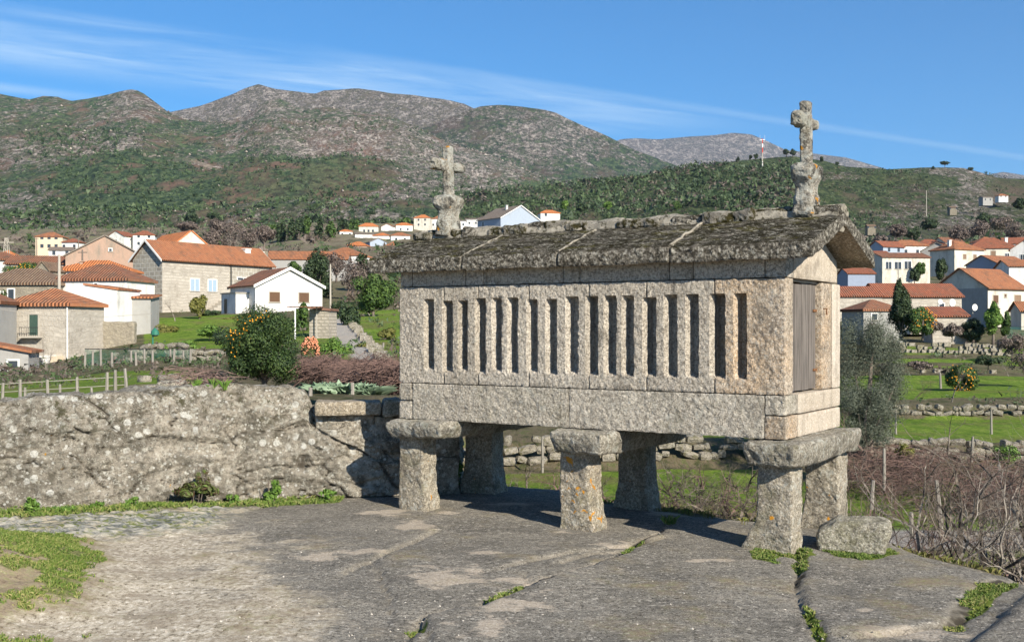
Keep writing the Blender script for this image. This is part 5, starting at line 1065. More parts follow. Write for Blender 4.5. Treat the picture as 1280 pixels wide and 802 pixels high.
def tiles(c1, c2, ax, old=0.3):
    def f(g):
        sx = g.n('ShaderNodeSeparateXYZ', {0: g.raw}); u = sx.outputs[0 if ax == 'x' else 1]; w_ = sx.outputs[1 if ax == 'x' else 0]
        col = g.m('SINE', g.m('MULTIPLY', u, 2 * math.pi / 0.26)); row = g.m('FRACT', g.m('MULTIPLY', w_, 1 / 0.38))
        cell = g.n('ShaderNodeTexWhiteNoise', {'Vector': g.n('ShaderNodeCombineXYZ', {0: g.m('FLOOR', g.m('MULTIPLY', u, 1 / 0.26)), 1: g.m('FLOOR', g.m('MULTIPLY', w_, 1 / 0.38)), 2: 0.0}).outputs[0]}, noise_dimensions='3D').outputs[0]
        c = g.mix(g.m('ADD', g.m('MULTIPLY', cell, 0.6), g.m('MULTIPLY', g.noise(g.o, 1.2, 4), 0.5)), c1, c2)
        c = g.mix(g.m('MULTIPLY', g.mp(g.noise(g.o, 0.9, 7, 0.75), 0.46, 0.66), old), c, (0.11, 0.085, 0.06))
        c = g.mix(g.m('MULTIPLY', g.mp(g.noise(g.o, 3.0, 6, 0.8), 0.55, 0.66), old * 0.7), c, (0.40, 0.33, 0.25))
        c = g.mix(g.mp(col, -0.55, -0.95), c, (0.10, 0.035, 0.015))
        return c, g.m('ADD', col, g.m('MULTIPLY', row, 0.6)), 0.035
    return f
RFM = {}
for nm, c1, c2, old in (('orange', (0.46, 0.19, 0.085), (0.33, 0.13, 0.065), 0.65), ('red', (0.36, 0.125, 0.065), (0.25, 0.085, 0.05), 0.6), ('brown', (0.30, 0.13, 0.07), (0.22, 0.10, 0.06), 0.8), ('old', (0.24, 0.17, 0.11), (0.17, 0.12, 0.085), 0.9), ('bright', (0.66, 0.24, 0.08), (0.52, 0.17, 0.06), 0.3)):
    for ax in 'xy': RFM[nm, ax] = material(nm + '_roof_tiles_' + ('long' if ax == 'x' else 'cross'), tiles(c1, c2, ax, old))
for ax in 'xy': RFM['grey', ax] = material('grey_brown_roof_' + ax, tiles((0.24, 0.20, 0.16), (0.20, 0.17, 0.14), ax, 0.3)); RFM['rust', ax] = material('rusty_sheet_' + ax, tiles((0.26, 0.13, 0.085), (0.20, 0.11, 0.08), ax, 0.3))
TRIM = material('white_trim', render_wall((0.78, 0.76, 0.72), 0.1)); GREYT = material('stone_trim', render_wall((0.42, 0.38, 0.32), 0.3))
PANE = material('dark_glass', lambda g: g.mix(g.noise(g.o, 2, 3), (0.02, 0.024, 0.03), (0.06, 0.07, 0.085)), 0.15, 0.5)
SHB = material('brown_shutter', lambda g: (g.mix(g.noise(g.o, 6, 3), (0.12, 0.065, 0.04), (0.17, 0.10, 0.06)), g.m('SINE', g.m('MULTIPLY', g.n('ShaderNodeSeparateXYZ', {0: g.raw}).outputs[2], 60)), 0.02))
SHBL = material('pale_blue_shutter', lambda g: g.mix(g.noise(g.o, 6, 3), (0.25, 0.33, 0.42), (0.33, 0.42, 0.50)), 0.6)
GRD = material('dark_green_door', lambda g: g.mix(g.noise(g.o, 6, 3), (0.03, 0.06, 0.045), (0.06, 0.10, 0.08)), 0.6)
BLK = material('black_iron', lambda g: g.mix(g.noise(g.o, 6, 3), (0.02, 0.02, 0.02), (0.05, 0.05, 0.05)), 0.5)
WST = dict(dark=PANE, brown=SHB, blue=SHBL, green=GRD, white=TRIM, wood=material('plank_door', woodf((0.16, 0.10, 0.065), (0.26, 0.18, 0.12))), rust=RUST)
def house(label, px, yb, D, w_, d, h, rh, rot=0, typ='x', wall='white', roof='orange', wins=(), chim=(), cat='house', group=None, trim=None, ov=0.3, extra=None, name='house', small=False, foot=2.0):
    x, y, z = P(px, yb, D); root = thing(name, (x, y + 0.0, z), label, cat, group, R(rot)); hw, hd = w_ / 2, d / 2
    WM = WL[wall]; mb = MB(); t = 0.14
    if typ == 'x': mb.prism([(-hd, -foot), (hd, -foot), (hd, h), (0, h + rh), (-hd, h)], 'x', -hw, hw)
    elif typ == 'y': mb.prism([(-hw, -foot), (hw, -foot), (hw, h), (0, h + rh), (-hw, h)][::-1], 'y', -hd, hd)
    elif typ == 'lean': mb.prism([(-hd, -foot), (hd, -foot), (hd, h + rh), (-hd, h)], 'x', -hw, hw)
    elif typ == 'leanx': mb.prism([(-hw, -foot), (hw, -foot), (hw, h), (-hw, h + rh)][::-1], 'y', -hd, hd)
    else: mb.box(-hw, hw, -hd, hd, -foot, h)
    mb.obj('wall', WM, root)
    mb = MB(); e = ov; ax = 'x'
    def slab(pts):   # quad of roof surface, thickened
        P4 = np.array(pts, float); n = np.cross(P4[1] - P4[0], P4[2] - P4[1]); n /= np.linalg.norm(n); n = n if n[2] > 0 else -n
        V = np.concatenate([P4 + n * 0.012, P4 + n * (t + 0.012)]); k = len(P4)
        mb.add(V, [list(range(k))[::-1], list(range(k, 2 * k))] + [(i, (i + 1) % k, (i + 1) % k + k, i + k) for i in range(k)])
    if typ == 'x':
        k = rh / hd
        for s in (-1, 1): slab([(-hw - e, s * (hd + e), h - k * e), (hw + e, s * (hd + e), h - k * e), (hw + e, s * 0.004, h + rh), (-hw - e, s * 0.004, h + rh)])
    elif typ == 'y':
        ax = 'y'; k = rh / hw
        for s in (-1, 1): slab([(s * (hw + e), -hd - e, h - k * e), (s * (hw + e), hd + e, h - k * e), (s * 0.004, hd + e, h + rh), (s * 0.004, -hd - e, h + rh)])
    elif typ == 'lean':
        k = rh / d; slab([(-hw - e, -hd - e, h - k * e), (hw + e, -hd - e, h - k * e), (hw + e, hd + e, h + rh + k * e), (-hw - e, hd + e, h + rh + k * e)])
    elif typ == 'leanx':
        ax = 'y'; k = rh / w_; slab([(-hw - e, -hd - e, h + rh + k * e), (hw + e, -hd - e, h - k * e), (hw + e, hd + e, h - k * e), (-hw - e, hd + e, h + rh + k * e)])
    elif typ == 'hip':
        r = max(0.05, (hw - hd)) if hw > hd else 0.05; ry = max(0.05, hd - hw) if hd > hw else 0.05
        E = [(-hw - e, -hd - e, h - .1), (hw + e, -hd - e, h - .1), (hw + e, hd + e, h - .1), (-hw - e, hd + e, h - .1)]; T = [(-r, -ry, h + rh), (r, -ry, h + rh), (r, ry, h + rh), (-r, ry, h + rh)]
        V = np.array([(a, b, c) for a, b, c in E] + T + [(a, b, c - 0.16) for a, b, c in E]); V[:8, 2] += 0.05
        mb.add(V, [(0, 1, 5, 4), (1, 2, 6, 5), (2, 3, 7, 6), (3, 0, 4, 7), (4, 5, 6, 7), (0, 8, 9, 1), (1, 9, 10, 2), (2, 10, 11, 3), (3, 11, 8, 0), (8, 11, 10, 9)])
    elif typ == 'flat': mb.box(-hw - e, hw + e, -hd - e, hd + e, h, h + 0.15)
    rf = mb.obj('roof', RFM[roof, ax] if typ != 'flat' else (RFM[roof, ax] if roof in ('rust', 'grey') else GREYT), root)
    for i, (cx_, cy_, cw, ch, cm) in enumerate(chim):
        MB().box(cx_ - cw / 2, cx_ + cw / 2, cy_ - cw / 2, cy_ + cw / 2, h, h + rh + ch).obj('chimney', WL[cm], rf)
        MB().box(cx_ - cw / 2 - .08, cx_ + cw / 2 + .08, cy_ - cw / 2 - .08, cy_ + cw / 2 + .08, h + rh + ch + 0.002, h + rh + ch + 0.10).obj('chimney_cap', WL[cm], rf)
    if trim:
        if typ in 'xy':
            n_, L_2 = (hd, hw) if typ == 'x' else (hw, hd); k = rh / n_
            for s in (-1, 1):
                for q in (-1, 1):
                    a = L_2 + e + 0.004; mm = MB()
                    pts = [(s * (n_ + e), h - k * e - 0.12), (s * (n_ + e), h - k * e + 0.16), (0, h + rh + 0.17), (0, h + rh - 0.12)]
                    mm.prism(pts, 'x' if typ == 'x' else 'y', q * a, q * (a + 0.06)); mm.obj('barge_board', TRIM, root)
    for (face, u, z0, ww, wh, st) in wins:
        # face frames: origin on the wall, u right as seen from outside
        if face == 'f': o0, ur, nr = np.array([0, -hd, 0]), np.array([1, 0, 0]), np.array([0, -1, 0])
        elif face == 'r': o0, ur, nr = np.array([hw, 0, 0]), np.array([0, 1, 0]), np.array([1, 0, 0])
        else: o0, ur, nr = np.array([-hw, 0, 0]), np.array([0, -1, 0]), np.array([-1, 0, 0])
        up = np.array([0, 0, 1]); c = o0 + ur * u
        def bx3(mm, u0, u1, a0, a1, n0, n1):
            V = [c + ur * uu + up * zz + nr * nn for zz in (a0, a1) for nn in (n0, n1) for uu in (u0, u1)]
            mm.add(V, [(0, 2, 3, 1), (4, 5, 7, 6), (0, 1, 5, 4), (2, 6, 7, 3), (0, 4, 6, 2), (1, 3, 7, 5)])
        door_ = st in ('wood', 'green') and wh > 1.7; fwid = 0.09
        tm = TRIM if st in ('blue', 'dark', 'white') else GREYT
        mm = MB(); bx3(mm, -ww / 2 - fwid, -ww / 2, z0 - 0.0, z0 + wh + fwid, 0.003, 0.055); bx3(mm, ww / 2, ww / 2 + fwid, z0 - 0.0, z0 + wh + fwid, 0.003, 0.055); bx3(mm, -ww / 2 + .001, ww / 2 - .001, z0 + wh, z0 + wh + fwid, 0.003, 0.052)
        if small:
            mm = MB(); bx3(mm, -ww / 2, ww / 2, z0, z0 + wh, 0.003, 0.03); mm.obj('window', WST[st], root); continue
        fo_ = mm.obj('door' if door_ else 'window', tm, root)
        mm = MB(); bx3(mm, -ww / 2 + .002, ww / 2 - .002, z0 + .002, z0 + wh - .002, 0.004, 0.022); mm.obj('leaf' if st in ('brown', 'wood', 'green', 'blue') else 'pane', WST[st], fo_)
        if not door_: mm = MB(); bx3(mm, -ww / 2 - 0.12, ww / 2 + 0.12, z0 - 0.09, z0 - 0.003, 0.003, 0.10); mm.obj('sill', GREYT, fo_)
        if st in ('dark', 'blue') and ww > 0.7: mm = MB(); bx3(mm, -0.03, 0.03, z0 + .004, z0 + wh - .004, 0.024, 0.05); mm.obj('mullion', TRIM, fo_)
    return root
def boxpart(name, root, m, *b): return MB().box(*b).obj(name, m, root)
# -- left cluster
h = house('square pale stone house with hipped orange roof, balcony door and white downpipe', 68, 462, 74, 4.75, 4.4, 4.5, 0.95, -9, 'hip', 'pale', 'orange',
    [('f', -0.10, 2.35, 0.62, 1.35, 'green'), ('f', -0.85, 0.72, 0.50, 0.62, 'dark'), ('f', 0.95, -0.2, 0.75, 1.15, 'wood'), ('f', 0.15, -0.3, 0.7, 1.2, 'dark')], ov=0.22)
boxpart('balcony_slab', h, GREYT, -0.85, 0.55, -2.75, -2.203, 2.18, 2.30)
bal = obj('balcony_railing', None, h)
for k in range(9): MB().tube([(-0.8 + k * 0.162, -2.72, 2.30), (-0.8 + k * 0.162, -2.72, 2.85)], 0.012, 4).obj('baluster', BLK, bal)
MB().tube([(-0.82, -2.72, 2.86), (0.52, -2.72, 2.86)], 0.02, 5).obj('handrail', BLK, bal)
MB().tube([(2.30, -2.26, -0.3), (2.30, -2.26, 4.4)], 0.05, 6).obj('downpipe', TRIM, h)
boxpart('yellow_wall', h, WL['yellow'], 1.5, 2.0, -2.9, -2.203, -0.6, 1.0); boxpart('porch_wall', h, WL['white'], 0.9, 1.49, -2.8, -2.203, -0.6, 1.05)
house('small grey shed with orange lean-to roof at the left edge of the village', 12, 472, 62, 2.6, 2.4, 1.45, 0.5, 10, 'leanx', 'grey', 'orange', [('f', 0.5, 0.0, 0.5, 1.0, 'dark')], ov=0.2, cat='shed', name='shed')
house('grey rendered building cut by the left edge of the picture', -6, 436, 70, 1.6, 3, 3.1, 0.4, 5, 'hip', 'grey', 'brown', ov=0.15)
house('blank white annexe block with sloping roof beside the hipped stone house', 141, 402, 82, 2.5, 4, 2.3, 0.35, -4, 'leanx', 'white', 'orange', ov=0.08, trim=None)
house('low white outbuilding with thin orange roof joined to the white annexe', 177, 402, 84, 2.0, 3, 1.75, 0.25, 6, 'lean', 'grey', 'orange', ov=0.2)
house('white walled house with old brown hipped roof behind the annexe', 132, 374, 93, 6.4, 5, 1.7, 1.25, -8, 'hip', 'white', 'brown', [('f', 0.5, 0.75, 0.28, 0.5, 'dark')], ov=0.2)
house('old rubble stone house with sagging brown roof and two small windows at left', 35, 400, 92, 7.0, 5, 3.1, 1.2, -4, 'hip', 'rubble', 'old', [('f', -1.05, 1.5, 0.45, 0.8, 'white'), ('f', -0.1, 1.7, 0.5, 0.8, 'dark')], ov=0.2)
house('house with broad bright orange hipped roof in front of the pink gable', 125, 352, 112, 6.8, 5, 1.2, 0.95, 6, 'hip', 'white', 'bright', [('f', 2.2, 0.2, 0.7, 0.6, 'dark')], [(-1.5, -1.2, 0.3, -0.2, 'pink')], ov=0.35)
house('weathered pink gabled barn with small square window', 138, 346, 135, 8.8, 11, 2.2, 2.4, 14, 'y', 'pink', 'grey', [('f', 0.6, 2.8, 0.3, 0.3, 'dark')], ov=0.2)
house('small grey gabled hut between the brown roofs at far left', 62, 352, 108, 1.6, 2.4, 1.0, 0.85, -12, 'y', 'rubble', 'old', ov=0.1)
house('long low house with red brown roof behind the small grey hut', 62, 348, 132, 8.5, 5, 1.6, 1.0, 4, 'x', 'grey', 'brown', ov=0.2)
house('low roof with orange tiles at the far left edge of the village', 4, 338, 140, 4.5, 4, 1.4, 0.9, -10, 'hip', 'white', 'brown', ov=0.2)
h = house('large two storey ashlar stone house with long orange roof and pale blue shutters', 257, 404, 130, 16.8, 5.0, 7.2, 2.1, 57, 'x', 'ashlar', 'orange',
    [('f', -3.8, 3.7, 1.25, 1.35, 'blue'), ('f', -1.2, 3.7, 1.25, 1.35, 'blue'), ('f', 3.6, 5.2, 1.8, 0.28, 'dark')], [(5.8, -0.6, 0.85, -0.2, 'white')], trim=1, ov=0.35)
boxpart('rendered_front', h, WL['pale'], -8.39, 1.4, -2.512, -2.503, -1.2, 7.0)
MB().tube([(1.6, -2.62, -1), (1.6, -2.62, 7.0)], 0.07, 6).obj('downpipe', BLK, h)
for k, (u, z) in enumerate(((-2.9, 3.7), (-1.35, 3.7))): pass
for k in range(9): boxpart('stair_step', h, GREYT, 1.2 - 0.5 * k - 0.5, 1.2 - 0.5 * k, -3.5, -2.53, 0.5, 3.2 - 0.28 * k)
house('cream gabled warehouse with steep bright orange roof above the ashlar house', 221, 340, 160, 7.6, 11, 2.6, 3.0, 38, 'y', 'cream', 'bright', ov=0.15)
h = house('white gabled house with brown tiled roof and dark shuttered windows', 345, 396, 112, 7.1, 7.0, 3.05, 1.75, 34, 'y', 'white', 'brown',
    [('f', -1.55, 1.45, 1.05, 0.95, 'brown'), ('f', 1.55, 1.45, 1.05, 0.95, 'brown'), ('l', -1.0, 1.30, 1.05, 0.95, 'brown')], ov=0.25, trim=1)
boxpart('annex', h, WL['white'], -4.9, -3.56, -1.8, 2.4, -1.4, 2.3); boxpart('annex_roof', h, GREYT, -5.0, -3.56, -1.95, 2.5, 2.303, 2.4); boxpart('annex_door', h, WST['dark'], -4.93, -4.905, 0.7, 1.5, -0.6, 1.8)
house('grey concrete block shed under a rusty sheet roof', 404, 424, 68, 1.25, 1.6, 1.75, 0.12, -8, 'leanx', 'block', 'rust', ov=0.1, cat='shed', name='shed')
h = house('open lean-to with rusty sheet roof on a thin white pole', 379, 424, 67, 2.6, 1.5, 1.95, 0.06, -3, 'flat', 'grey', 'rust', ov=0.12, cat='shelter', name='shelter') if False else None
root = thing('shelter', P(382, 424, 66.5), 'thin rusty sheet canopy on one white pole left of the block shed', 'canopy')
MB().box(-1.05, 1.0, -0.5, 0.5, 1.95, 2.0).obj('canopy_sheet', RFM['rust', 'x'], root); MB().tube([(-0.55, -0.45, -0.5), (-0.55, -0.45, 1.947)], 0.05, 6).obj('pole', TRIM, root); MB().tube([(0.6, 0.4, -0.5), (0.6, 0.4, 1.947)], 0.04, 6).obj('pole', GREYT, root)
h = house('small stone chapel tower with open belfry behind the white house', 328, 345, 190, 1.9, 2.0, 4.6, 0.5, 10, 'hip', 'rubble', 'grey', [('f', 0, 3.0, 0.6, 1.1, 'dark')], ov=0.1, cat='chapel')
house('stone nave with orange roof beside the little chapel tower', 318, 350, 195, 4.6, 6, 2.4, 1.4, 10, 'hip', 'rubble', 'orange', ov=0.1, cat='chapel')
house('very long low building with bright orange roof behind the leafless tree', 385, 342, 215, 16, 7, 2.6, 1.7, 4, 'x', 'grey', 'orange', ov=0.2)
house('second orange roofed wing at the right end of the long low building', 432, 335, 235, 9, 8, 2.6, 1.8, -12, 'hip', 'white', 'orange', ov=0.2)
house('small house with rusty chimney between the ashlar house and the white gable', 330, 364, 150, 5, 4, 1.5, 1.2, 20, 'x', 'rubble', 'orange', [], [(0.8, 0, 0.5, 0.5, 'pink')], ov=0.2)
# -- far left, up the slope
FW = [('f', -2.2, 0.6, 1.0, 1.2, 'dark'), ('f', 0, 0.6, 1.0, 1.2, 'dark'), ('f', 2.2, 0.6, 1.0, 1.2, 'dark'), ('f', -2.2, 3.4, 1.0, 1.2, 'dark'), ('f', 0, 3.4, 1.0, 1.2, 'dark'), ('f', 2.2, 3.4, 1.0, 1.2, 'dark')]
WH2 = [('f', -1.8, 0.6, 0.9, 1.1, 'dark'), ('f', 1.8, 0.6, 0.9, 1.1, 'dark'), ('f', -1.8, 3.2, 0.9, 1.1, 'dark'), ('f', 1.8, 3.2, 0.9, 1.1, 'dark')]
house('two storey sand coloured villa with orange hipped roof high at the far left', 65, 313, 360, 8.4, 7, 4.4, 1.6, 8, 'hip', 'yellow', 'orange', FW, small=True)
house('white house with red roof just right of the sand coloured villa', 92, 313, 350, 5, 5, 2.6, 1.3, -10, 'hip', 'white', 'red', WH2[:2], small=True)
house('long white low building below the sand coloured villa', 78, 322, 320, 6.4, 5, 2.0, 1.0, 10, 'x', 'white', 'grey', WH2[:2], small=True)
house('white house with red gable roof, left of the tall white pair', 152, 308, 400, 8, 6, 3.4, 2.0, -22, 'y', 'white', 'red', [('f', 0, 1.0, 1.0, 1.2, 'dark')], small=True)
house('taller white house with red roof left of the cream warehouse roof', 181, 309, 400, 7.6, 6, 4.4, 1.6, 12, 'hip', 'white', 'red', WH2, small=True)
house('small white house on the far left edge with orange roof', 10, 330, 300, 5.0, 5, 2.4, 1.4, 10, 'hip', 'white', 'bright', WH2[:2], small=True)
house('tiny house with red roof beside a pole above the brown roofs', 97, 334, 210, 2.6, 3, 1.6, 1.0, 5, 'hip', 'white', 'red', small=True)
# -- upper town left of the granary
T = [(432, 303, 520, 6.0, 5, 5.2, 1.0, 14, 'hip', 'white', 'bright', 'white two storey house with yellow trim at the left end of the upper town', WH2),
     (461, 292, 560, 9.8, 6, 3.6, 1.8, 5, 'hip', 'cream', 'bright', 'cream house with broad orange roof in the middle of the upper town', FW[:3]),
     (486, 293, 590, 6.5, 6, 4.0, 1.5, -12, 'y', 'white', 'orange', 'white gabled house right of the broad orange roof in the upper town', WH2[:2]),
     (505, 290, 560, 8.5, 6, 3.4, 1.4, 8, 'hip', 'white', 'bright', 'white house with low orange roof beside the farther roof cross', WH2[:2]),
     (529, 284, 600, 8.8, 7, 5.0, 1.9, -8, 'hip', 'cream', 'bright', 'cream two storey house with orange roof left of the farther roof cross', WH2),
     (547, 284, 610, 5.0, 6, 4.6, 1.6, -8, 'hip', 'white', 'orange', 'narrow white house touching the cream one beside the farther cross', WH2[:2]),
     (455, 303, 480, 8.0, 6, 3.4, 0.8, 10, 'x', 'white', 'grey', 'white flat looking block under the cream house of the upper town', FW[:3]),
     (478, 305, 470, 7.0, 6, 3.6, 1.2, -6, 'hip', 'white', 'bright', 'white house with terrace low in the upper town', WH2[:2]),
     (500, 303, 460, 8.0, 6, 2.8, 1.4, 10, 'hip', 'white', 'orange', 'white house with orange roof low in the upper town near the eave', WH2[:2]),
     (470, 313, 420, 6.6, 6, 3.0, 1.5, 24, 'y', 'slate', 'grey', 'blue grey gabled house at the lower edge of the upper town', [('f', 0, .8, .9, 1.1, 'dark')]),
     (448, 314, 400, 7.5, 6, 2.0, 1.5, -6, 'hip', 'pink', 'bright', 'low orange roof at the foot of the upper town', ()),
     (492, 315, 410, 5.5, 6, 2.4, 1.5, 4, 'hip', 'white', 'orange', 'white cottage with orange roof just above the granary eave', WH2[:2]),
     (575, 284, 560, 6.0, 6, 3.0, 0.6, 0, 'x', 'white', 'grey', 'white block right of the farther roof cross', WH2[:2]),
     (592, 282, 600, 8.0, 6, 3.2, 0.8, -8, 'x', 'white', 'grey', 'white pale roofed house behind the blue grey gable', WH2[:2])]
for (px, yb, D, w_, d, h_, rh, rot, ty, wa, ro, lb, ww) in T: house(lb, px, yb, D, w_, d, h_, rh, rot, ty, wa, ro, ww, small=True, foot=4)
house('big house with blue grey gable wall and wide grey brown roof above the granary', 636, 284, 330, 11.5, 15, 2.0, 4.0, -52, 'x', 'slate', 'grey', [('f', -3, 0.2, 1.0, 1.2, 'dark')], [(1.5, -2.0, 0.6, 0.3, 'white')], trim=1, foot=5)
house('small white house with orange roof on the slope above the granary', 686, 273, 420, 7.6, 5, 2.0, 1.2, 12, 'hip', 'white', 'bright', WH2[:1], small=True, foot=4)
# -- right cluster
h = house('cream two storey house with big orange roof, grey gable and balcony', 1224, 406, 150, 7.9, 8.6, 4.9, 2.7, 30, 'x', 'cream', 'orange',
    [('f', -2.4, 2.9, 1.0, 1.0, 'brown'), ('f', -0.4, 3.7, 0.4, 0.4, 'brown'), ('f', 2.2, 2.1, 1.3, 1.9, 'wood'), ('f', 2.4, -0.3, 1.2, 1.0, 'dark')], ov=0.35)
boxpart('grey_gable_render', h, WL['grey'], -3.99, -3.953, -4.29, 4.29, -2, 4.88)
boxpart('balcony_slab', h, TRIM, 0.8, 4.4, -5.3, -4.303, 1.75, 1.9); bal = obj('balcony_railing', None, h)
for k in range(12): MB().tube([(0.85 + k * 0.32, -5.25, 1.9), (0.85 + k * 0.32, -5.25, 2.8)], 0.02, 4).obj('baluster', BLK, bal)
MB().tube([(0.82, -5.25, 2.82), (4.4, -5.25, 2.82)], 0.03, 5).obj('handrail', BLK, bal)
house('long low cream building with red tiled roof behind the dark conical evergreen', 1137, 396, 128, 9.6, 6, 2.3, 1.5, 5, 'x', 'pale', 'red', [('f', -3.4, 0.4, 1.1, 0.9, 'dark'), ('f', 2.4, 0.7, 0.6, 0.8, 'dark')], ov=0.25)
house('low red roofed building left of the long cream one beside the granary', 1066, 380, 124, 5.0, 5, 0.8, 1.1, 0, 'x', 'pale', 'red', ov=0.2)
house('small stone shed with red lean-to roof under the satellite dish', 1182, 412, 114, 3.6, 3, 1.35, 0.9, -3, 'lean', 'pale', 'red', ov=0.2, cat='shed', name='shed')
house('low building with two tone red roof behind the olive tree', 1090, 406, 110, 4.4, 4, 1.6, 0.9, 14, 'hip', 'grey', 'brown', [('f', -1, 0.5, .6, .6, 'dark')], ov=0.2)
house('long white building with dark red roof and large white windows', 1122, 350, 205, 9.2, 7, 4.0, 1.0, 6, 'x', 'cream', 'brown', [('f', -3.4, 1.9, 1.1, 1.3, 'dark'), ('f', -1.6, 1.9, 1.3, 1.3, 'dark'), ('f', 0.3, 1.9, 1.3, 1.4, 'dark')], ov=0.2)
house('low blue walled building with red roof tucked by the granary roof corner', 1070, 353, 190, 4.8, 5, 1.4, 1.0, 4, 'x', 'blue', 'red', ov=0.2)
house('cream house with orange hipped roof and two shuttered windows up the slope', 1196, 334, 240, 8.6, 7, 3.8, 1.9, 24, 'hip', 'cream', 'orange', [('f', -1.4, 1.6, 0.9, 1.0, 'wood'), ('f', 1.6, 1.6, 0.9, 1.0, 'wood')], [(-3.2, -1, .6, 0, 'white')])
house('long house with red hipped roof and chimney at upper right', 1236, 328, 255, 10.6, 8, 3.2, 2.5, -10, 'hip', 'cream', 'red', [('f', -2.5, 0.8, 0.9, 1.0, 'dark'), ('f', 0, 0.8, 1.0, 1.6, 'wood'), ('f', 3, 0.8, 0.9, 1.0, 'dark')], [(3.8, 0, .6, 0.0, 'white')])
house('low house with blue wall and orange roof right of the middle of the right cluster', 1247, 345, 200, 8.2, 7, 2.0, 1.6, 26, 'x', 'blue', 'orange', [], [], ov=0.25)
house('white house with pale window under the red long roof at right', 1172, 332, 250, 6.6, 7, 3.2, 1.8, -24, 'y', 'grey', 'grey', [('f', 0, 1, .8, .8, 'white')])
house('orange roof at the right edge above the open carport', 1276, 352, 180, 6.0, 6, 2.4, 1.1, -4, 'x', 'white', 'orange', [('f', 0.6, 0.2, 2.2, 1.4, 'dark')])
house('white gabled house end at the right edge of the picture', 1284, 332, 215, 5.5, 7, 3.0, 1.9, -30, 'y', 'white', 'red', [('f', -0.5, 1.0, .8, 1.0, 'dark')])
house('little red tiled roof right of the cream two storey house', 1284, 392, 158, 4.0, 5, 2.2, 1.0, 6, 'x', 'cream', 'red', [('f', -1, 0.6, .8, .8, 'dark')])
house('small red roof lower right beside the green netting', 1290, 404, 140, 4.0, 4, 1.6, 1.1, -6, 'x', 'cream', 'orange')
for (px, yb, D, w_, d, h_, rh, rot, ty, wa, ro, lb) in [(1108, 318, 320, 8, 6, 2.0, 1.8, 24, 'x', 'slate', 'red', 'grey blue house with red roof at the top left of the right cluster'),
        (1133, 320, 330, 11, 7, 3.0, 1.8, 6, 'hip', 'white', 'orange', 'white house with wide orange hipped roof at the top of the right cluster'),
        (1160, 318, 340, 9, 7, 3.0, 1.7, -10, 'hip', 'white', 'red', 'white house with dark red roof right of the wide orange hipped one'),
        (1185, 316, 360, 7, 7, 3.2, 1.8, 12, 'x', 'cream', 'brown', 'brown roofed house behind the upper right cluster'),
        (1090, 338, 230, 5.5, 6, 3.0, 1.0, 2, 'x', 'cream', 'red', 'cream house end with red roof beside the granary eave'),
        (1232, 312, 380, 8, 7, 2.6, 1.8, 6, 'hip', 'white', 'orange', 'white house peeping out above the red hipped roof at right'),
        (1272, 320, 300, 8, 7, 3.2, 1.8, -16, 'x', 'white', 'red', 'white house with sloping red roof high at the right edge'),
        (1252, 248, 780, 7, 5, 1.8, 1.4, 5, 'hip', 'white', 'orange', 'tiny lone white house on the hillside at upper right'),
        (1232, 252, 760, 7, 6, 2.6, 0.8, 5, 'x', 'grey', 'grey', 'tiny grey ruined house on the hillside at upper right'),
        (1190, 263, 640, 4, 4, 1.5, 0.8, 0, 'x', 'rubble', 'old', 'tiny stone barn on the hillside below the far tree'),
        (1088, 287, 560, 4, 4, 1.6, 1.0, 0, 'x', 'rubble', 'old', 'tiny stone barn just right of the granary roof edge')]:
    house(lb, px, yb, D, w_, d, h_, rh, rot, ty, wa, ro, WH2[:2], small=True, foot=3)
# satellite dishes
def dish(px, py, D, r, label):
    x, y, z = P(px, py, D); root = thing('satellite_dish', (x, y, z), label, 'satellite dish', None, R(20)); mb = MB(); n = 14
    V = [(0, 0.0, 0)]; 
    for q in (0.5, 1.0):
        for k in range(n): a = 2 * math.pi * k / n; V.append((r * q * math.cos(a), -0.22 * r * q * q, r * q * math.sin(a)))
    Fc = [(0, 1 + (k + 1) % n, 1 + k) for k in range(n)] + [(1 + k, 1 + (k + 1) % n, 1 + n + (k + 1) % n, 1 + n + k) for k in range(n)]
    Vb = [(a, b + 0.05, c) for a, b, c in V]; mb.add(V, Fc); mb.add(Vb, [f[::-1] for f in Fc]); mb.obj('reflector', TRIM, root, True)
    MB().tube([(0, 0.05, 0), (0, 0.3, -r * 0.6), (0, 0.3, -r * 1.9)], 0.05, 5).obj('mast', GREYT, root); MB().tube([(0, -0.05, -r * 0.8), (0, -r * 0.8, -r * 0.1)], 0.03, 4).obj('feed_arm', GREYT, root)
dish(1190, 378, 120, 0.42, 'white satellite dish at the end of the long cream building'); dish(1175, 377, 121, 0.30, 'smaller grey satellite dish left of the white one'); dish(1218, 384, 138, 0.42, 'satellite dish low against the cream two storey house')
# poles, lamps, masts
def pole(px, y0, y1, D, r, label, m=GREYT, arms=0, name='utility_pole', cat='utility pole'):
    a = P(px, y1, D); H = (y1 - y0) * D / F; root = thing(name, a, label, cat)
    MB().tube([(0, 0, -1), (0, 0, H * 0.5), (0, 0, H)], [r, r * 0.9, r * 0.75], 7).obj('shaft', m, root)
    for k in range(arms): MB().box(-0.5, 0.5, -0.05, 0.05, H - 0.35 - 0.4 * k, H - 0.25 - 0.4 * k).obj('crossarm', m, root)
    return root
pole(74, 318, 365, 78, 0.11, 'pale concrete pole in front of the old brown roofs', GREYT, 0)
pole(103, 312, 335, 120, 0.11, 'thin pole behind the orange hipped roof', BARK, 1); pole(46, 297, 320, 250, 0.12, 'thin pole left of the sand coloured villa', BARK, 1); pole(98, 296, 318, 250, 0.12, 'thin pole right of the sand coloured villa', BARK, 1)
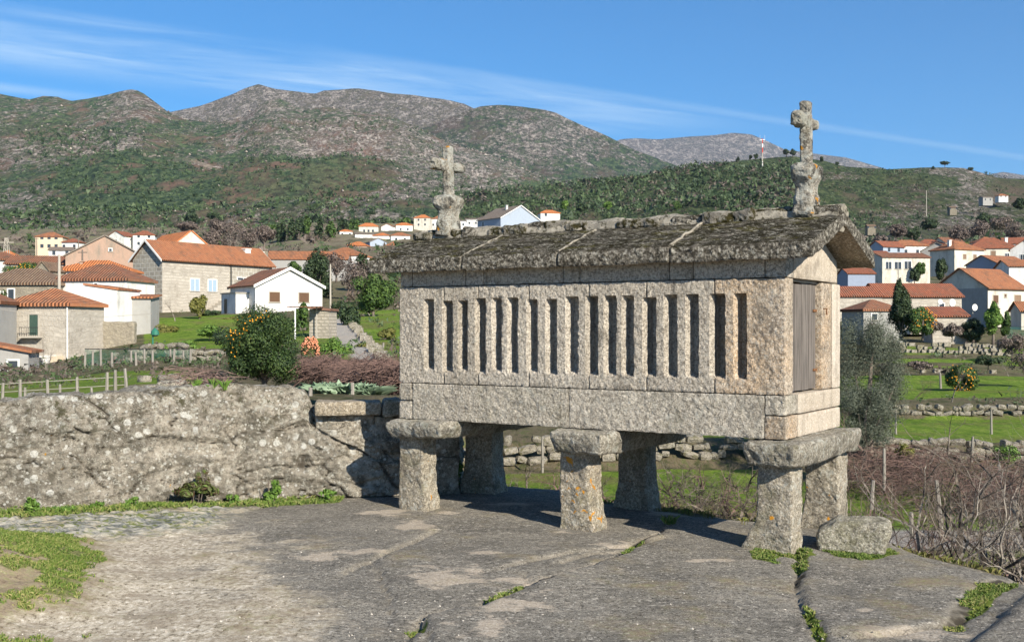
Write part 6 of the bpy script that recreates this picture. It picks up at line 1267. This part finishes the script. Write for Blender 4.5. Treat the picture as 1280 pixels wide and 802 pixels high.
pole(413, 330, 386, 112, 0.10, 'grey pole right of the white gabled house', GREYT); pole(1158, 238, 268, 600, 0.22, 'tall pale pole on the hillside above the right cluster', GREYT); pole(1123, 336, 362, 150, 0.09, 'thin pole among the roofs at right', GREYT); pole(20, 318, 345, 150, 0.1, 'thin pole at the far left edge of the village', BARK, 1)
GRN = material('green_lamp_paint', lambda g: g.mix(g.noise(g.o, 5, 3), (0.02, 0.13, 0.09), (0.04, 0.18, 0.12)), 0.5)
def lamp(px, y0, y1, D, label):
    a = P(px, y1, D); H = (y1 - y0) * D / F; root = thing('street_lamp', a, label, 'street lamp')
    MB().tube([(0, 0, -0.6), (0, 0, 0.5), (0, 0, H)], [0.07, 0.05, 0.04], 7).obj('post', GRN, root)
    mb = MB(); mb.tube([(0.0, 0, H), (0.12, 0, H + 0.12), (0.12, 0, H + 0.05)], 0.02, 5); mb.obj('bracket', GRN, root)
    MB().tube([(0.12, 0, H - 0.28), (0.12, 0, H - 0.08), (0.12, 0, H + 0.02), (0.12, 0, H + 0.10)], [0.22, 0.20, 0.09, 0.03], 8).obj('lamp_shade', GRN, root)
    MB().tube([(0.12, 0, H - 0.36), (0.12, 0, H - 0.285)], [0.12, 0.17], 8).obj('lens', PANE, root)
lamp(191, 412, 462, 60, 'green street lamp rising out of the green fence'); lamp(151, 337, 352, 100, 'green street lamp before the orange hipped roof')
# lattice pylon at far left, red and white mast on the wooded hill
def pylon(px, y0, y1, D, label):
    a = P(px, y1, D); H = (y1 - y0) * D / F; root = thing('lattice_pylon', a, label, 'pylon'); w0, w1 = 0.75, 0.18
    for sx, sy in ((1, 1), (1, -1), (-1, 1), (-1, -1)): MB().tube([(sx * w0, sy * w0, -1), (sx * w1, sy * w1, H)], 0.06, 4).obj('leg', GREYT, root)
    n = 8
    for k in range(n):
        z0, z1 = H * k / n, H * (k + 1) / n; a0, a1 = w0 + (w1 - w0) * k / n, w0 + (w1 - w0) * (k + 1) / n
        for s in (-1, 1): MB().tube([(-a0 * s, -a0, z0), (a1 * s, -a1, z1)], 0.035, 3).obj('brace', GREYT, root)
    MB().box(-1.3, 1.3, -0.05, 0.05, H - 0.9, H - 0.75).obj('crossarm', GREYT, root)
pylon(8, 297, 345, 190, 'grey lattice pylon at the left edge of the village')
WPNT = material('white_paint', lambda g: g.mix(g.noise(g.o, 3, 3), (0.72, 0.70, 0.68), (0.78, 0.77, 0.75))); RPNT = material('red_paint', lambda g: g.mix(g.noise(g.o, 3, 3), (0.55, 0.06, 0.04), (0.62, 0.09, 0.06)))
D = 1000; a = HILLS['wooded_hill'](953, 206)[0]; root = thing('radio_mast', a, 'red and white banded radio mast on the wooded hill', 'mast'); H = 36 * 1000 / F; b0 = 0
for k, (f0, f1, m_) in enumerate(((0, .18, WPNT), (.18, .5, GREYT), (.5, .68, RPNT), (.68, .82, WPNT), (.82, 1.0, RPNT))): MB().tube([(0, 0, H * f0 - (2 if k == 0 else 0)), (0, 0, H * f1)], 0.5 if k < 4 else 0.35, 6).obj('band', m_, root)
for s in (-1, 1): MB().tube([(s * 2.2, 0, H * 0.9), (s * 2.2, 0, H * 1.12)], 0.12, 4).obj('antenna', WPNT, root)
MB().box(-2.3, 2.3, -0.2, 0.2, H * 0.94, H * 0.96).obj('antenna_bar', WPNT, root)
for k, (px, y1, w_, h_, lb, sh, tr) in enumerate([(1181, 210, 13, 10, 'lone umbrella shaped tree on the far right ridge', 'round', 0.45), (983, 196, 9, 11, 'tall pine on the ridge left of the nearer roof cross', 'round', 0.35), (991, 197, 8, 12, 'darker pine touching the nearer roof cross', 'round', 0.3), (938, 199, 5, 6, 'small tree on the ridge left of the mast', 'round', 0.2), (945, 199, 6, 8, 'round tree on the ridge beside the mast', 'round', 0.2), (1027, 203, 6, 8, 'small pine on the ridge right of the nearer cross', 'round', 0.2), (1166, 211, 4, 4, 'little bush on the right ridge', 'round', 0.1), (1046, 206, 5, 5, 'little pine on the ridge right of the cross', 'round', 0.1), (1213, 214, 8, 5, 'low dark tree on the right ridge near the rocks', 'round', 0.1), (922, 202, 6, 8, 'conical pine on the ridge left of the mast', 'cone', 0.1)]):
    a = HILLS['wooded_hill'](px, y1)[0]; leafy_tree('ridge_tree', lb, 'tree', px, y1, a[1], w_, h_, LDK, 420, 0.75, 900 + k, sh, tr, gz_=a[2] - 0.5)
# taller evergreens at the foot of the left hill
for k, (px, yb, D, w_, h_, lm) in enumerate([(352, 306, 480, 20, 30, LDK), (366, 308, 470, 18, 36, LDK), (384, 309, 460, 18, 42, LG), (400, 309, 455, 17, 38, LDK), (414, 308, 470, 16, 34, LG), (428, 300, 560, 18, 30, LDK), (443, 296, 600, 18, 24, LG), (376, 300, 520, 22, 28, LDK), (340, 300, 520, 16, 20, LG), (240, 280, 800, 20, 18, LDK), (268, 278, 800, 18, 12, LDK), (508, 285, 640, 12, 14, LG), (563, 285, 500, 16, 16, LG), (705, 262, 560, 10, 12, LBR), (728, 265, 560, 14, 10, LDK), (845, 262, 520, 14, 10, LG), (760, 262, 540, 10, 12, LBR), (1230, 280, 460, 22, 14, LDK), (1275, 262, 480, 20, 16, LDK), (1140, 300, 420, 20, 16, LDK), (1215, 296, 420, 16, 12, LOL), (1160, 288, 430, 22, 16, LDK), (300, 352, 170, 26, 22, LDK), (368, 345, 190, 18, 18, LG), (455, 345, 170, 26, 30, LDK), (478, 376, 120, 24, 26, LG), (424, 398, 100, 22, 22, LDK), (310, 300, 380, 22, 14, LG), (1090, 372, 150, 12, 14, LDK), (1150, 345, 200, 16, 18, LG), (1143, 352, 190, 14, 16, LDK), (1205, 350, 185, 12, 12, LDK), (490, 350, 200, 24, 26, LG), (115, 330, 220, 16, 12, LDK), (128, 322, 300, 16, 12, LG)]):
    leafy_tree('hillside_tree', 'evergreen tree at the foot of the hills above the village roofs', 'tree', px, yb, D, w_, h_, lm, 1000, 0.0013 * D, 950 + k, 'column' if h_ > 25 else 'round', 0.06, 'evergreens at the foot of the hills')
for k, (px, yb, D, w_, h_) in enumerate([(262, 318, 300, 34, 30), (288, 318, 300, 40, 44), (310, 318, 290, 30, 36), (330, 310, 330, 30, 30), (440, 372, 145, 40, 50), (455, 360, 170, 36, 40), (235, 292, 500, 34, 16), (1120, 300, 360, 26, 20), (1200, 304, 330, 26, 24), (1224, 300, 400, 30, 26), (1268, 306, 330, 30, 30), (1250, 290, 500, 40, 20), (420, 350, 180, 30, 36), (1100, 308, 350, 20, 14), (270, 300, 420, 26, 28)]):
    leafy_tree('bare_wood_tree', 'brown leafless tree among the village roofs', 'tree', px, yb, D, w_, h_, LTW, 1700, 0.0010 * D, 980 + k, 'round', 0.15, 'leafless brown trees round the village', lobes=22)
# ------------------------------------------------------------------ scrub between the gardens and the hills
rs = np.random.RandomState(88)
def avoid(px, D, lst):
    ok = np.ones(len(px), bool)
    for (p0, p1, d0, d1) in lst: ok &= ~((px > p0) & (px < p1) & (D > d0) & (D < d1))
    return ok
HB = [(-20, 420, 58, 135), (150, 290, 110, 175), (280, 420, 90, 118), (300, 450, 150, 250), (40, 110, 280, 380), (130, 200, 330, 420), (415, 600, 380, 640), (1050, 1300, 85, 160), (1050, 1300, 165, 260), (1090, 1300, 300, 370), (590, 700, 280, 430)]
n = 2600; px = rs.uniform(-150, 1450, n); D = np.exp(rs.uniform(np.log(105), np.log(930), n)); ok = avoid(px, D, HB); px, D = px[ok], D[ok]
C = np.stack([D * (px - 640) / F, D, ground_z(px, D)], 1); hh = (0.7 + 2.6 * rs.rand(len(px)) ** 2) * np.clip(D / 250, 0.7, 1.9)
clouds('valley_scrub', 'mixed brown and green scrub between the village and the hills', 'scrub', C, hh, hh * rs.uniform(1.0, 2.2, len(px)), [FT[0], FT[1], FT[1], FT[2], FT[2], FT[2]], 22, 3)
n = 900; px = rs.uniform(-60, 1400, n); D = np.exp(rs.uniform(np.log(46), np.log(120), n)); ok = avoid(px, D, [(180, 330, 70, 104), (1080, 1400, 50, 70), (400, 450, 60, 100)]) & ((px < 500) | (px > 1080)); px, D = px[ok], D[ok]
C = np.stack([D * (px - 640) / F, D, ground_z(px, D)], 1); hh = 0.12 + 0.5 * rs.rand(len(px)) ** 2
clouds('garden_scrub', 'low weeds and brambles over the garden terraces', 'weeds', C, hh, hh * 2.2, [FT[1], FT[1], FT[2], FT[2]], 22, 4)
n = 500; px = rs.uniform(-60, 400, n); D = rs.uniform(33, 60, n); C = np.stack([D * (px - 640) / F, D, ground_z(px, D)], 1); hh = 0.08 + 0.3 * rs.rand(len(px)) ** 2
clouds('plot_weeds', 'dry weeds over the vegetable plots left of the orange tree', 'weeds', C, hh, hh * 2.6, [FT[1], FT[2], FT[2]], 22, 5)
# ------------------------------------------------------------------ dry stone terrace walls
DSM = material('terrace_stone', granite((0.32, 0.285, 0.22), (0.20, 0.175, 0.135), 0.7, 0.7, 0, 0.7))
stm = []
for k in range(5):
    V, Fc = rough_box((0.5, 0.4, 0.36), (0.34, 0.4, 0.36), 0.25, 0.12, 2.2, 800 + k); stm.append(mesh('stone', V, Fc, DSM))
def dry_wall(label, px0, px1, D0, D1, hgt, sz, seed, joined=False, zoff=0.0, gaps=0.0):
    rr = random.Random(seed); a = gp(px0, D0); b = gp(px1, D1); root = thing('terrace_wall', ((a + b) / 2).tolist(), label, 'stone wall'); o0 = np.array(root.location)
    L = np.linalg.norm((b - a)[:2]); ang = math.atan2(b[1] - a[1], b[0] - a[0]); rows = max(1, int(hgt / (sz * 0.62))); js = MB()
    for r in range(rows):
        u = rr.uniform(0, sz * 0.5)
        while u < L:
            s = sz * rr.uniform(0.45, 1.5)
            if rr.random() > gaps + 0.10 + (0.38 if r == rows - 1 else 0) * (0.5 + 0.8 * math.sin(u * 1.3 + seed)):
                t = (u + s / 2) / L; px = px0 + (px1 - px0) * t; D = D0 + (D1 - D0) * t; q = gp(px, D) - o0
                q[2] += zoff + sz * 0.62 * (r + 0.40) + rr.uniform(-.05, .04); q[1] += rr.uniform(-0.06, 0.06)
                if joined:
                    V = np.array([v_.co for v_ in stm[rr.randrange(5)].vertices]) * np.array([s, s, sz * 0.85]); js.add(V + q, [tuple(p.vertices) for p in stm[0].polygons]) if False else js.box(q[0] - s / 2, q[0] + s / 2 - 0.03, q[1] - 0.2, q[1] + 0.2, q[2] - sz * 0.3, q[2] + sz * 0.29 + rr.uniform(-.04, .04))
                else:
                    obj('stone', stm[rr.randrange(5)], root, q.tolist(), (rr.uniform(-.2, .2), rr.uniform(-.35, .35), ang + rr.uniform(-.3, .3) + 3.14159 * rr.randrange(2)), (s, 0.45, sz * rr.uniform(0.6, 1.05)))
            u += s * 0.93
    if joined: js.obj('stones', DSM, root)['kind'] = 'stuff'
dry_wall('low mossy dry stone wall across the field seen between the granary posts', 570, 800, 33.2, 33.6, 1.0, 0.46, 1)
dry_wall('dry stone wall behind the vines, seen between the middle and right granary posts', 800, 1040, 33.6, 33.6, 0.95, 0.40, 4)
dry_wall('tumbled dry stone wall across the field right of the granary', 1050, 1330, 33.6, 33.4, 0.85, 0.36, 2, gaps=0.12)
dry_wall('pale low stone wall at the foot of the bright lawn at right', 1060, 1330, 44.6, 44.4, 0.45, 0.36, 3, gaps=0.05)
dry_wall('broken stone terrace wall behind the lone orange tree', 1100, 1260, 76, 74, 0.45, 0.5, 5, True, gaps=0.25)
dry_wall('pale stone terrace wall below the cream two storey house', 1110, 1262, 96, 92, 1.15, 0.5, 6, True, gaps=0.04)
root = thing('garden_wall', P(138, 440, 76), 'rubble stone retaining wall joined to the square pale stone house', 'stone wall')
V, Fc = rough_box((1.75, 0.3, 1.75), 0.12, 0.08, 0.05, 2.0, 66, lowamp=0.08, lowfreq=0.8); V[:, 2] += 0.35
obj('masonry', mesh('masonry', V, Fc, WL['rubble']), root)
dry_wall('dry stone terrace behind the green fence at left', 130, 270, 53, 52, 0.9, 0.45, 8, gaps=0.15)
dry_wall('tumbled stones below the vegetable plots left of the orange tree', 150, 290, 33, 30, 0.40, 0.40, 9, gaps=0.35)
dry_wall('rough stone wall along the sloping garden path', 430, 480, 88, 46, 0.5, 0.5, 10, True, gaps=0.1)
# ------------------------------------------------------------------ fences behind the outcrop and on the terraces
FP = material('weathered_fence_post', woodf((0.17, 0.15, 0.125), (0.33, 0.30, 0.26)))
fpm = []
for k in range(3):
    V, Fc = tube([(0, 0, -0.3), (0.01, 0, 0.4), (0.0, 0.012 * k, 1.0)], [0.075, 0.068, 0.06], 6); V = V + 0.008 * fbm(V * 8, 2, k)[:, None]; fpm.append(mesh('fence_post', V, Fc, FP))
def fpost(px, y0, y1, D, label, group, th=1.0, lean=0.0):
    a = P(px, y1, D); H = (y1 - y0) * D / F; o = obj('fence_post', fpm[int(px) % 3], None, a, (lean, lean * 1.3, px), (th, th, H)); tag(o, label, 'fence post', group)
for k, (px, y0, y1) in enumerate([(3, 478, 512), (25, 474, 506), (61, 474, 508), (97, 471, 505), (133, 465, 496), (144, 462, 490), (158, 460, 492), (31, 484, 508), (75, 480, 506), (115, 484, 500)]):
    fpost(px, y0, y1, 19 if k < 7 else 22, 'weathered stone fence post in the grass behind the left of the outcrop', 'fence posts behind the outcrop', 0.42, r_.uniform(-.06, .06))
for k, (px, y0, y1) in enumerate([(116, 438, 468), (126, 436, 462), (140, 440, 466), (164, 438, 476), (170, 440, 466), (181, 436, 464), (191, 438, 468), (213, 436, 466), (217, 436, 462), (229, 438, 460), (238, 436, 466), (106, 440, 462), (178, 460, 480), (196, 458, 478)]):
    fpost(px, y0, y1, 44 if k % 2 == 0 else 48, 'pale fence post along the green netting in the garden at left', 'fence posts along the green netting', 0.75, r_.uniform(-.04, .04))
for k, (px, y0, y1, D) in enumerate([(1120, 514, 548, 38), (1240, 512, 556, 38), (1215, 545, 570, 30), (1176, 466, 488, 58), (1105, 560, 600, 26), (1175, 600, 650, 19), (1140, 640, 665, 17.5), (1250, 580, 610, 26), (1090, 600, 628, 22), (1270, 625, 650, 18), (816, 545, 588, 31), (678, 545, 580, 32), (388, 484, 510, 19), (440, 478, 502, 20), (462, 430, 446, 60), (478, 428, 446, 58), (448, 452, 468, 44), (461, 444, 462, 48), (468, 440, 456, 50)]):
    fpost(px, y0, y1, D, 'grey wooden stake standing alone among the terraced fields', 'stakes in the fields', 0.55 if D < 40 else 0.9, r_.uniform(-.05, .05))
# green netting fence
NET = bpy.data.materials.new('green_netting'); NET.use_nodes = True; nn_ = NT(NET.node_tree); NET.node_tree.nodes.clear()
tcn = nn_.n('ShaderNodeTexCoord'); tr = nn_.n('ShaderNodeBsdfTransparent'); df = nn_.n('ShaderNodeBsdfDiffuse', {'Color': (0.04, 0.14, 0.10, 1)})
nn_.n('ShaderNodeOutputMaterial', {'Surface': nn_.n('ShaderNodeMixShader', {0: nn_.mp(nn_.noise(tcn.outputs['Object'], 1.2, 4), 0.3, 0.7, 0.12, 0.42), 1: tr.outputs[0], 2: df.outputs[0]}).outputs[0]})
def net(label, px0, px1, D, y0, y1):
    n = 24; V = []; 
    for i in range(n + 1):
        px = px0 + (px1 - px0) * i / n; a = P(px, y1, D); b = P(px, y0, D); s = 0.04 * math.sin(i * 1.7); V += [(a[0], a[1] + s, a[2]), (b[0], b[1] - s, b[2] - 0.05 * abs(math.sin(i * 0.9)))]
    V = np.array(V); c = V.mean(0); root = thing('netting_fence', c.tolist(), label, 'fence'); o = obj('netting', mesh('netting', V - c, [(2 * i, 2 * i + 2, 2 * i + 3, 2 * i + 1) for i in range(n)], NET), root)
    MB().tube([V[1] - c, V[-1] - c], 0.02, 4).obj('top_wire', BLK, root)
net('green netting fence across the garden left of the orange tree', 106, 240, 50, 436, 462); net('pale green netting at the right edge before the little red roof', 1258, 1320, 118, 408, 424)
# wires strung behind the outcrop
def wire(label, pts, r=0.006, cat='wire'):
    V, Fc = tube(pts, r, 4); o = obj('wire', mesh('wire', V, Fc, GREYT)); tag(o, label, cat)
wire('upper wire of the fence behind the outcrop', [P(x_, 480 - x_ * 0.06, 19) for x_ in (-20, 30, 61, 97, 133, 158)]); wire('lower wire of the fence behind the outcrop', [P(x_, 490 - x_ * 0.06, 19) for x_ in (-20, 30, 61, 97, 133, 158)])
wire('overhead cable across the front of the square stone house', [P(x_, y_, 60) for x_, y_ in ((-30, 382), (60, 395), (130, 396), (190, 392))], 0.012, 'cable')
# pale boulders on the grass
for k, (px, D, s, lb) in enumerate([(167, 17.5, 0.20, 'pale rounded boulder in the grass just behind the outcrop'), (186, 21, 0.22, 'squared pale stone on the grass behind the outcrop'), (215, 22, 0.28, 'wide flat stone behind the outcrop left of the trellis')]):
    V, Fc = rough_box((s, s * 0.7, s * 0.6), 0.05, s * 0.3, 0.03, 5, 860 + k); q = gp(px, D); tag(obj('boulder', mesh('boulder', V, Fc, DSM), None, (q[0], q[1], q[2] + s * 0.3)), lb, 'boulder')
# ------------------------------------------------------------------ air
HZ = bpy.data.materials.new('air_haze'); HZ.use_nodes = True; HZ.node_tree.nodes.clear(); hz = NT(HZ.node_tree)
hz.n('ShaderNodeOutputMaterial', {'Volume': hz.n('ShaderNodeVolumePrincipled', {'Color': (0.62, 0.76, 1.0, 1), 'Density': 0.000035, 'Anisotropy': 0.2}).outputs[0]})
o = MB().box(-24000, 24000, -23000, 23000, -8, 2300).obj('haze', HZ); tag(o, 'thin blue air haze over the whole valley', 'haze', kind='stuff')

# ================================================================== individual labels inside the groups of look-alikes
ORD = ['leftmost', 'second', 'third', 'fourth', 'fifth', 'sixth', 'seventh', 'eighth', 'ninth', 'tenth', 'eleventh', 'twelfth', 'thirteenth', 'fourteenth', 'fifteenth', 'sixteenth', 'seventeenth', 'eighteenth', 'nineteenth', 'twentieth', 'twenty-first', 'twenty-second', 'twenty-third', 'twenty-fourth', 'twenty-fifth', 'twenty-sixth', 'twenty-seventh', 'twenty-eighth', 'twenty-ninth', 'thirtieth', 'thirty-first', 'thirty-second', 'thirty-third', 'thirty-fourth', 'thirty-fifth', 'thirty-sixth', 'thirty-seventh', 'thirty-eighth']
BASE = {'bare shrubs beyond the rock edge': 'bare lichened shrub beyond the right edge of the rock', 'garden shrubs on the terraces': 'low scrubby garden bush on the terraces', 'leafless brown trees round the village': 'brown leafless tree among the village roofs',
        'vines in the field right of the granary': 'reddish leafless vine right of the granary', 'vines in the field under the granary': 'small leafless vine in the field behind the posts', 'evergreens at the foot of the hills': 'evergreen tree at the foot of the hills',
        'spiky plants on the outcrop': 'spiky green plant on top of the outcrop', 'fence posts behind the outcrop': 'weathered fence post in the grass behind the outcrop', 'fence posts along the green netting': 'pale fence post along the green netting', 'stakes in the fields': 'grey wooden stake in the terraced fields'}
GRP = {}
for o in sc.objects:
    if o.parent is None and o.get('group') in BASE: GRP.setdefault(o['group'], []).append(o)
for gname, lst in GRP.items():
    lst.sort(key=lambda o: o.location.x / o.location.y)
    for i, o in enumerate(lst):
        if i < len(ORD): o['label'] = BASE[gname] + (', leftmost of its group' if i == 0 else (', rightmost of its group' if i == len(lst) - 1 else ', %s from the left' % ORD[i]))
